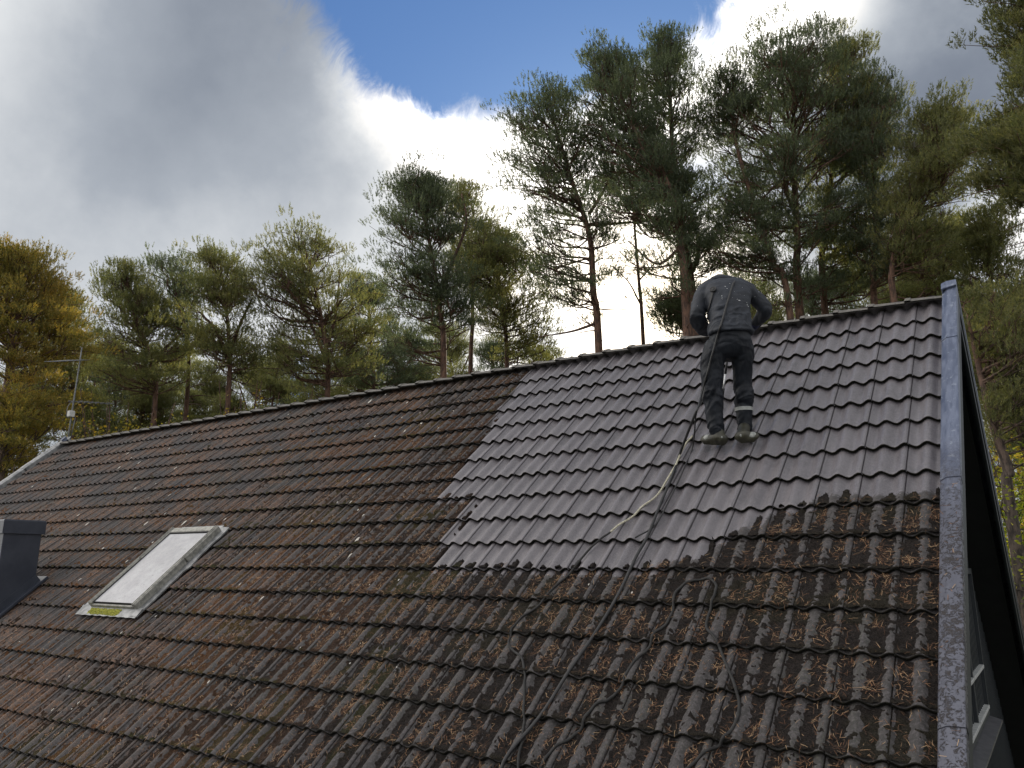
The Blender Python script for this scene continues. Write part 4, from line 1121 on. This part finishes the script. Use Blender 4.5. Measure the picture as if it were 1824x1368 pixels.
def pine(label, D, trunk, outl, seed, mat, r0=.17, dens=1.0, nbr=70, pad=.42, tufts=20, depthk=1.0, name='pine_tree', group='tall pines behind the house', extra=None, bw=.0088, nb=12):
    nbr = int(nbr * 1.45); tufts = int(tufts * .50); pad *= .78
    TP = [at(x, y, D) for x, y in trunk]
    base = np.array([TP[0][0] + .1, TP[0][1], -.15]); TPs = np.array([base] + TP); path = smooth_path(TPs, 10)
    zz = path[:, 2]; o_ = np.argsort(zz); zs_, ps_ = zz[o_], path[o_]
    tf = lambda z: np.array([np.interp(z, zs_, ps_[:, i]) for i in range(3)])
    oz, oc, ow = [], [], []
    for (y, xl, xr) in outl:
        a, b = at(xl, y, D), at(xr, y, D); oz.append((a[2] + b[2]) / 2); oc.append((a + b) / 2); ow.append(max(np.linalg.norm(b - a) / 2, .12))
    oz = np.array(oz[::-1]); oc = np.array(oc[::-1]); ow = np.array(ow[::-1])
    mw_ = ow.mean()
    def cf(z):
        c = np.array([np.interp(z, oz, oc[:, i]) for i in range(3)]); h = float(np.interp(z, oz, ow)); return c, max(h - .05, .1), max((h * .6 + mw_ * .4) * depthk - .05, .1)
    tb, C, A = grow(None, oz[0], oz[-1] - .15, cf, tf, seed, dens, nbr, pad, tufts)
    H = path[-1][2] + .15; rr = r0 * .88 * np.clip(1 - (zz + .15) / (H + .15), 0, 1) ** .75 + .018
    tb.append(tube(path, rr, 9, True))
    if extra:
        for (pts, ra_, rb_) in extra:
            P = smooth_path([at(x, y, D + dd) for x, y, dd in pts], 6); tb.append(tube(P, np.linspace(ra_, rb_, len(P)), 7, True))
    rgl = np.random.default_rng(seed + 99)                                  # dead snags below the crown
    for k in range(5):
        z = rgl.uniform(oz[0] - 2.2, oz[0] + .5); S0 = tf(z); a = rgl.uniform(0, 2 * pi); l = rgl.uniform(.5, 1.4)
        P = smooth_path([S0, S0 + np.array([cos(a) * l * .5, sin(a) * l * .5, rgl.uniform(-.1, .2)]), S0 + np.array([cos(a + .3) * l, sin(a + .3) * l, rgl.uniform(-.2, .4)])], 3)
        tb.append(tube(P, np.linspace(.022, .005, len(P)), 4, False))
    root = empty(name, tuple(base)); tag(root, label, 'tree', group)
    V, F = tubes_merge(tb); M0 = Matrix.Identity(4)
    tr_ = link('trunk', mkmesh('trunk', V - base, F, M_bark), root, Matrix.Translation(base))
    Vc = shoots(C, A, rgl, nb=nb, bw=bw) - base
    cr = link('crown', mkmesh('crown', Vc, np.arange(len(Vc)).reshape(-1, 3), mat, False), root, Matrix.Translation(base))
    TREES[name + str(seed)] = root
    return root
TG = 'tall pines behind the house'
pine('golden lit pine cut off by the left edge of the photo', 24, [(2, 860), (12, 700), (25, 560), (30, 470)], [(443, 20, 45), (480, -40, 92), (540, -80, 112), (620, -100, 128), (720, -100, 130), (800, -100, 115), (850, -90, 95)], 1, L_gold, .2, 1.2, 130, tufts=24,
     extra=[([(3, 740, 0), (22, 640, .3), (52, 540, .6)], .11, .04)])
pine('green pine behind the aerial, its left side hidden by the golden pine', 29, [(130, 800), (122, 620), (116, 530)], [(515, 105, 128), (560, 70, 150), (620, 50, 168), (700, 60, 175), (780, 70, 170)], 2, L_mid, .16, 1.1, 75)
pine('pine with a broad ragged crown, the first dark one right of the aerial', 27, [(275, 735), (268, 640), (240, 560), (218, 495)], [(473, 196, 222), (510, 185, 262), (560, 172, 300), (620, 178, 325), (690, 200, 330)], 3, L_mid, .17, 1.0, 75, extra=[([(272, 660, 0), (295, 620, .2), (330, 590, .5)], .07, .025)])
pine('thin pine squeezed between two wider crowns left of the roof ridge middle', 28, [(330, 750), (335, 620), (318, 540), (300, 465)], [(456, 288, 312), (500, 262, 350), (560, 255, 368), (620, 262, 375)], 4, L_dark, .15, .9, 50)
pine('pine with a dark rounded top and forked red trunk left of centre', 26, [(405, 730), (408, 620), (402, 540), (390, 455)], [(440, 368, 400), (480, 345, 438), (540, 328, 472), (600, 335, 480), (655, 345, 480)], 5, L_mid, .17, 1.0, 75,
     extra=[([(408, 640, 0), (425, 585, .2), (450, 530, .5)], .075, .03), ([(406, 640, 0), (385, 590, -.2), (355, 555, -.4)], .07, .025)])
pine('pine with feathery shoots leaning left above the left part of the ridge', 25, [(583, 712), (581, 620), (565, 530), (540, 430)], [(408, 532, 562), (440, 480, 608), (500, 455, 645), (560, 450, 662), (620, 470, 680), (665, 480, 690)], 6, L_mid, .18, 1.0, 95,
     extra=[([(580, 640, 0), (560, 590, .2), (520, 510, .4), (470, 440, .4)], .08, .02), ([(582, 620, 0), (598, 560, .2), (606, 480, .3)], .07, .02)])
pine('dense dark low pine between the feathery pine and the stepped one', 33, [(665, 710), (660, 600), (655, 520)], [(500, 640, 668), (545, 612, 690), (600, 600, 735), (650, 598, 745), (700, 600, 745)], 7, L_dark, .17, 1.3, 90)
pine('pine with stepped layers of foliage rising left of the bright cloud', 22, [(790, 675), (785, 560), (770, 460), (745, 330)], [(312, 732, 758), (350, 710, 785), (420, 675, 818), (480, 668, 835), (560, 688, 850), (625, 700, 862)], 8, L_dark, .19, 1.0, 95,
     extra=[([(778, 530, 0), (800, 480, .3), (830, 400, .4), (822, 345, .4)], .075, .02)])
pine('pine with a pale sparse crown behind the stepped pine', 26, [(838, 680), (842, 560), (835, 440), (822, 340)], [(326, 806, 832), (370, 790, 868), (420, 790, 905), (480, 800, 920)], 9, L_mid, .15, .8, 50)
pine('low pine with a reddish trunk standing just left of the bright gap', 25, [(903, 662), (898, 570), (888, 500), (870, 450)], [(410, 850, 905), (450, 820, 935), (500, 820, 960), (560, 850, 985), (620, 860, 990), (660, 862, 985)], 10, L_mid, .17, 1.1, 85)
pine('tall pine bending left at the top, alone at the left of the bright gap', 21, [(1067, 628), (1057, 520), (1050, 420), (1018, 320), (978, 185)], [(162, 962, 990), (200, 892, 1012), (250, 895, 1045), (310, 920, 1060), (350, 935, 1085), (400, 930, 1110), (470, 945, 1125), (520, 965, 1110), (560, 1000, 1100)], 11, L_dark, .2, .8, 85,
     extra=[([(1056, 500, 0), (1010, 490, -.2), (960, 470, -.5)], .05, .015), ([(1050, 400, 0), (1100, 398, .3), (1170, 392, .5)], .06, .02), ([(1064, 575, 0), (1020, 590, -.2), (960, 600, -.5)], .05, .012), ([(1050, 380, 0), (1075, 340, .3), (1090, 300, .3)], .06, .02)])
pine('slim bare-stemmed pine in the middle of the bright gap', 24, [(1146, 612), (1138, 500), (1130, 400), (1125, 320)], [(290, 1085, 1140), (330, 1062, 1165), (390, 1075, 1170)], 12, L_dark, .12, .9, 32,
     extra=[([(1138, 500, 0), (1165, 470, .2), (1190, 440, .3)], .03, .01), ([(1140, 540, 0), (1118, 500, -.2), (1085, 470, -.3)], .03, .01)])
pine('tall forked pine with a shaggy leaning top left of the worker', 20, [(1225, 602), (1213, 440), (1190, 330), (1130, 230), (1085, 115)], [(93, 1062, 1095), (130, 1042, 1128), (180, 1022, 1150), (215, 1012, 1160), (270, 1035, 1175), (330, 1060, 1190), (400, 1065, 1235), (470, 1090, 1250), (530, 1170, 1255)], 13, L_dark, .21, .9, 85,
     extra=[([(1168, 290, 0), (1172, 260, .2), (1150, 235, .3)], .07, .03), ([(1213, 440, 0), (1170, 470, -.3), (1120, 430, -.6)], .05, .015)])
pine('tall dense pointed pine directly above the worker\'s left shoulder', 21.5, [(1240, 602), (1222, 440), (1200, 300), (1190, 100)], [(76, 1172, 1203), (130, 1140, 1232), (200, 1132, 1248), (260, 1145, 1255), (330, 1160, 1262), (420, 1190, 1290), (500, 1200, 1290)], 14, L_dark, .2, 1.05, 100,
     extra=[([(1225, 500, 0), (1245, 440, .3), (1225, 360, .5)], .09, .04)])
pine('bushy low pine just left of the worker', 23, [(1222, 640), (1215, 560), (1210, 520)], [(515, 1190, 1235), (550, 1172, 1262), (590, 1175, 1265)], 15, L_dark, .12, 1.3, 34)
pine('large pine with the highest dome-shaped crown above the right of the roof', 22, [(1425, 568), (1420, 430), (1415, 300), (1412, 95)], [(66, 1402, 1430), (100, 1345, 1485), (150, 1290, 1510), (220, 1262, 1530), (300, 1262, 1540), (380, 1270, 1540), (460, 1290, 1510), (530, 1310, 1480)], 16, L_dark, .22, 1.1, 112, tufts=24)
pine('pine leaning left inside the big clump right of the worker', 21, [(1408, 568), (1378, 470), (1345, 370), (1310, 250), (1300, 150)], [(125, 1285, 1330), (180, 1268, 1360), (250, 1256, 1390), (330, 1256, 1400), (420, 1250, 1400), (490, 1255, 1400), (545, 1300, 1400)], 17, L_dark, .17, 1.0, 62)
pine('pine with the right-hand peak of the big clump', 23.5, [(1470, 562), (1468, 420), (1485, 280), (1495, 110)], [(82, 1478, 1512), (130, 1450, 1560), (200, 1440, 1592), (280, 1440, 1600), (360, 1450, 1605), (440, 1460, 1600), (500, 1470, 1600), (550, 1490, 1590)], 18, L_mid, .19, 1.05, 85, tufts=24)
pine('pine standing at the right side of the big clump, its peak beside grey cloud', 22.5, [(1560, 570), (1562, 430), (1555, 300), (1553, 150)], [(125, 1538, 1572), (180, 1520, 1612), (260, 1510, 1625), (340, 1515, 1640), (420, 1520, 1650), (500, 1530, 1640), (550, 1540, 1640)], 19, L_dark, .18, 1.05, 72)
pine('pine arching out to the right above the verge capping', 21, [(1600, 600), (1590, 470), (1620, 370), (1668, 215)], [(182, 1668, 1698), (225, 1640, 1716), (290, 1610, 1728), (350, 1580, 1728), (420, 1560, 1715), (470, 1560, 1690)], 20, L_mid, .18, .95, 90)
pine('dark pine filling low behind the ridge end', 28, [(1640, 620), (1645, 520), (1650, 420)], [(400, 1625, 1680), (450, 1590, 1740), (500, 1570, 1760), (560, 1560, 1770)], 21, L_mid, .17, 1.2, 60)
pine('near pine cut off by the upper right corner', 15, [(1905, 760), (1895, 400), (1885, 150), (1880, -80)], [(-90, 1840, 1930), (0, 1805, 1980), (60, 1812, 2000), (110, 1800, 2000), (160, 1745, 2010), (220, 1718, 2010), (280, 1735, 2010), (330, 1800, 2000), (360, 1815, 2000)], 22, L_mid, .2, 1.0, 120, pad=.30, tufts=30)
pine('pine with a small pale crown right of the verge capping', 23, [(1762, 640), (1765, 500), (1758, 390)], [(370, 1742, 1775), (410, 1718, 1798), (460, 1705, 1805), (520, 1690, 1815), (580, 1700, 1820), (640, 1700, 1800)], 23, L_mid, .16, 1.1, 52)
pine('pine with curved reddish trunks at the right edge', 17, [(1800, 910), (1796, 840), (1770, 760), (1745, 660), (1722, 560)], [(500, 1700, 1860), (560, 1720, 1880), (640, 1740, 1890), (690, 1750, 1890), (790, 1775, 1890)], 24, L_mid, .19, .9, 30, extra=[([(1830, 800, .5), (1805, 700, .5), (1790, 640, .5), (1765, 570, .5), (1770, 520, .5)], .11, .05), ([(1795, 650, .5), (1815, 620, .4), (1850, 590, .3)], .06, .03)])
pine('olive pine beyond the right edge trunks', 26, [(1830, 900), (1825, 700), (1820, 500)], [(470, 1800, 1850), (520, 1770, 1900), (600, 1740, 1930), (700, 1750, 1930), (800, 1770, 1930)], 25, L_mid, .18, 1.1, 48)

# ---- pines farther back closing the wood on the left and the right
def copy_tree(src, loc, rz, sc_, label, group):
    r = src.copy(); sc.collection.objects.link(r); r.location = loc; r.rotation_euler = (0, 0, rz); r.scale = (sc_, sc_, sc_)
    r['label'] = label; r['group'] = group
    for ch in src.children:
        c = ch.copy(); sc.collection.objects.link(c); c.parent = r; c.matrix_basis = ch.matrix_basis
    return r
kids = [o for o in TREES.values()]
fill = [(60, 640, 36, 3), (165, 590, 38, 5), (225, 640, 36, 8), (300, 610, 41, 7), (375, 640, 38, 10), (455, 630, 40, 5), (520, 660, 37, 7), (195, 690, 33, 2), (262, 650, 34, 10), (345, 690, 33, 9), (415, 690, 34, 2), (490, 600, 36, 9), (610, 640, 33, 6), (700, 650, 34, 2), (760, 640, 35, 9), (860, 640, 34, 6), (640, 610, 40, 10), (725, 590, 37, 7), (815, 560, 39, 5), (885, 600, 37, 7), (960, 615, 42, 10),
        (1320, 500, 36, 10), (1410, 490, 38, 8), (1500, 470, 37, 7), (1590, 470, 35, 5), (1660, 480, 36, 7), (1715, 540, 33, 10), (1790, 700, 36, 7), (1815, 600, 40, 2), (1270, 560, 34, 7), (1350, 540, 33, 10), (1860, 680, 27, 7), (-60, 600, 33, 5)]
bywhat = ['left of the aerial', 'behind the aerial mast', 'right of the aerial', 'under the ragged crown', 'under the thin pine', 'under the dark rounded pine', 'under the feathery pine', 'just below and right of the aerial', 'between the aerial and the ragged crown', 'low beside the thin pine', 'low right of the dark rounded pine', 'showing between the rounded and feathery pines', 'low between the feathery pine and the dense low pine', 'low under the left of the stepped pine', 'low behind the stepped trunk', 'low left of the reddish trunk', 'left of the stepped pine', 'behind the stepped pine', 'behind the stepped pine, right side', 'behind the low pine with the reddish trunk', 'left of the bright gap, lowest of all',
          'behind the left of the big clump', 'behind the dome-shaped pine', 'behind the big clump middle', 'behind the big clump, right side', 'behind the arching pine', 'beyond the verge capping', 'low between the right edge trunks', 'behind the olive pine', 'low behind the worker', 'low, right of the worker', 'low at the right edge', 'low at the left edge']
rgf = np.random.default_rng(77)
for (x, y, D, k), w in zip(fill, bywhat):
    src = TREES['pine_tree%d' % k]; top = at(x, y, D)
    h0 = max((c.matrix_basis.translation.z + max(v.co.z for v in c.data.vertices)) for c in src.children if c.name.startswith('crown'))
    s_ = float(np.clip(top[2] / h0, .45, 1.3))
    copy_tree(src, (float(top[0]), float(top[1]), float(top[2] - h0 * s_)), rgf.uniform(0, 6.28), s_, 'distant pine ' + w, 'more distant pines filling the wood')

# ---- leafy trees and bushes in autumn colour
def leafy(name, label, x, ytop, D, w, mat, seed, n=2600, lf=.075, cat='bush', group=None, lo=.45):
    rg = np.random.default_rng(seed); top = at(x, ytop, D); H = top[2]; base = np.array([top[0], top[1], -.1])
    tb = []; C = []; nst = 16
    for i in range(nst):
        a = rg.uniform(0, 2 * pi); r = w * rg.uniform(.25, 1) ** .6; h = H * rg.uniform(lo, 1.0) * (1 - .25 * (1 - lo) * (r / w) ** 2)
        E_ = base + np.array([cos(a) * r, sin(a) * r, h]); mid = base * .5 + E_ * .5 + np.array([-cos(a), -sin(a), 0]) * r * .18
        P = smooth_path([base + np.array([cos(a), sin(a), 0]) * .1, mid, E_], 5); tb.append(tube(P, np.linspace(.05, .008, len(P)), 5, False))
        for k in range(int(n / nst / 26)):
            t_ = rg.uniform(.25, 1.0); ax = P[int(t_ * (len(P) - 1))]; pc = ax + rg.normal(size=3) * np.array([.5, .5, .40]) * w * .45
            tb.append(tube(np.array([ax, ax * .5 + pc * .5 + np.array([0, 0, .03]), pc]), [.012, .008, .004], 4, False))
            C.append(pc + rg.normal(size=(26, 3)) * .19 * max(w, 1) ** .5)
    C = np.concatenate(C); N = len(C)
    d = rg.normal(size=(N, 3)); d[:, 2] *= .6; d /= np.linalg.norm(d, axis=1)[:, None]; s = np.cross(d, rg.normal(size=(N, 3))); s /= np.linalg.norm(s, axis=1)[:, None]
    L = lf * rg.uniform(.6, 1.2, (N, 1)); nn = np.cross(d, s)
    V = np.stack([C, C + d * L * .5 + s * L * .36 + nn * L * .08, C + d * L, C + d * L * .5 - s * L * .36 + nn * L * .08], 1).reshape(-1, 3) - base
    root = empty(name, tuple(base)); tag(root, label, cat, group)
    Vt, Ft = tubes_merge(tb); link('stems', mkmesh('stems', Vt - base, Ft, M_bark), root, Matrix.Translation(base))
    link('foliage', mkmesh('foliage', V, np.arange(len(V)).reshape(-1, 4), mat, False), root, Matrix.Translation(base))
leafy('birch_tree', 'orange yellow birch just right of the aerial', 240, 672, 22.5, 1.5, L_yel, 201, 9000, .085, 'tree', lo=.85)
leafy('birch_tree', 'small yellow leafed tree between two pine trunks above the ridge', 448, 655, 23, .9, L_yel, 202, 4000, .085, 'tree', lo=.88)
leafy('birch_tree', 'yellow green young tree left of the trunk of the feathery pine', 540, 672, 24, .8, L_grn, 203, 3600, .085, 'tree', lo=.88)
leafy('bush', 'tall yellow green bush beside the lower part of the rear roof edge', 1850, 770, 18.5, 2.3, L_grn, 204, 34000, .085, lo=.6)
leafy('bush', 'bright yellow sunlit bush beyond the curved reddish trunks', 1818, 700, 21, 1.3, L_yel, 205, 12000, .08, lo=.8)
leafy('bush', 'wide yellow green bush farthest back between the trunks at the right edge', 1790, 760, 26, 3.0, L_grn, 206, 24000, .10, lo=.6)
leafy('bush', 'golden bush low at the left edge in front of the golden pine', 20, 770, 21, 1.9, L_gold, 207, 9000, .08)
leafy('bush', 'olive bush at the far end of the roof below the aerial', 95, 800, 24, 1.6, L_gold, 208, 5200, .08)
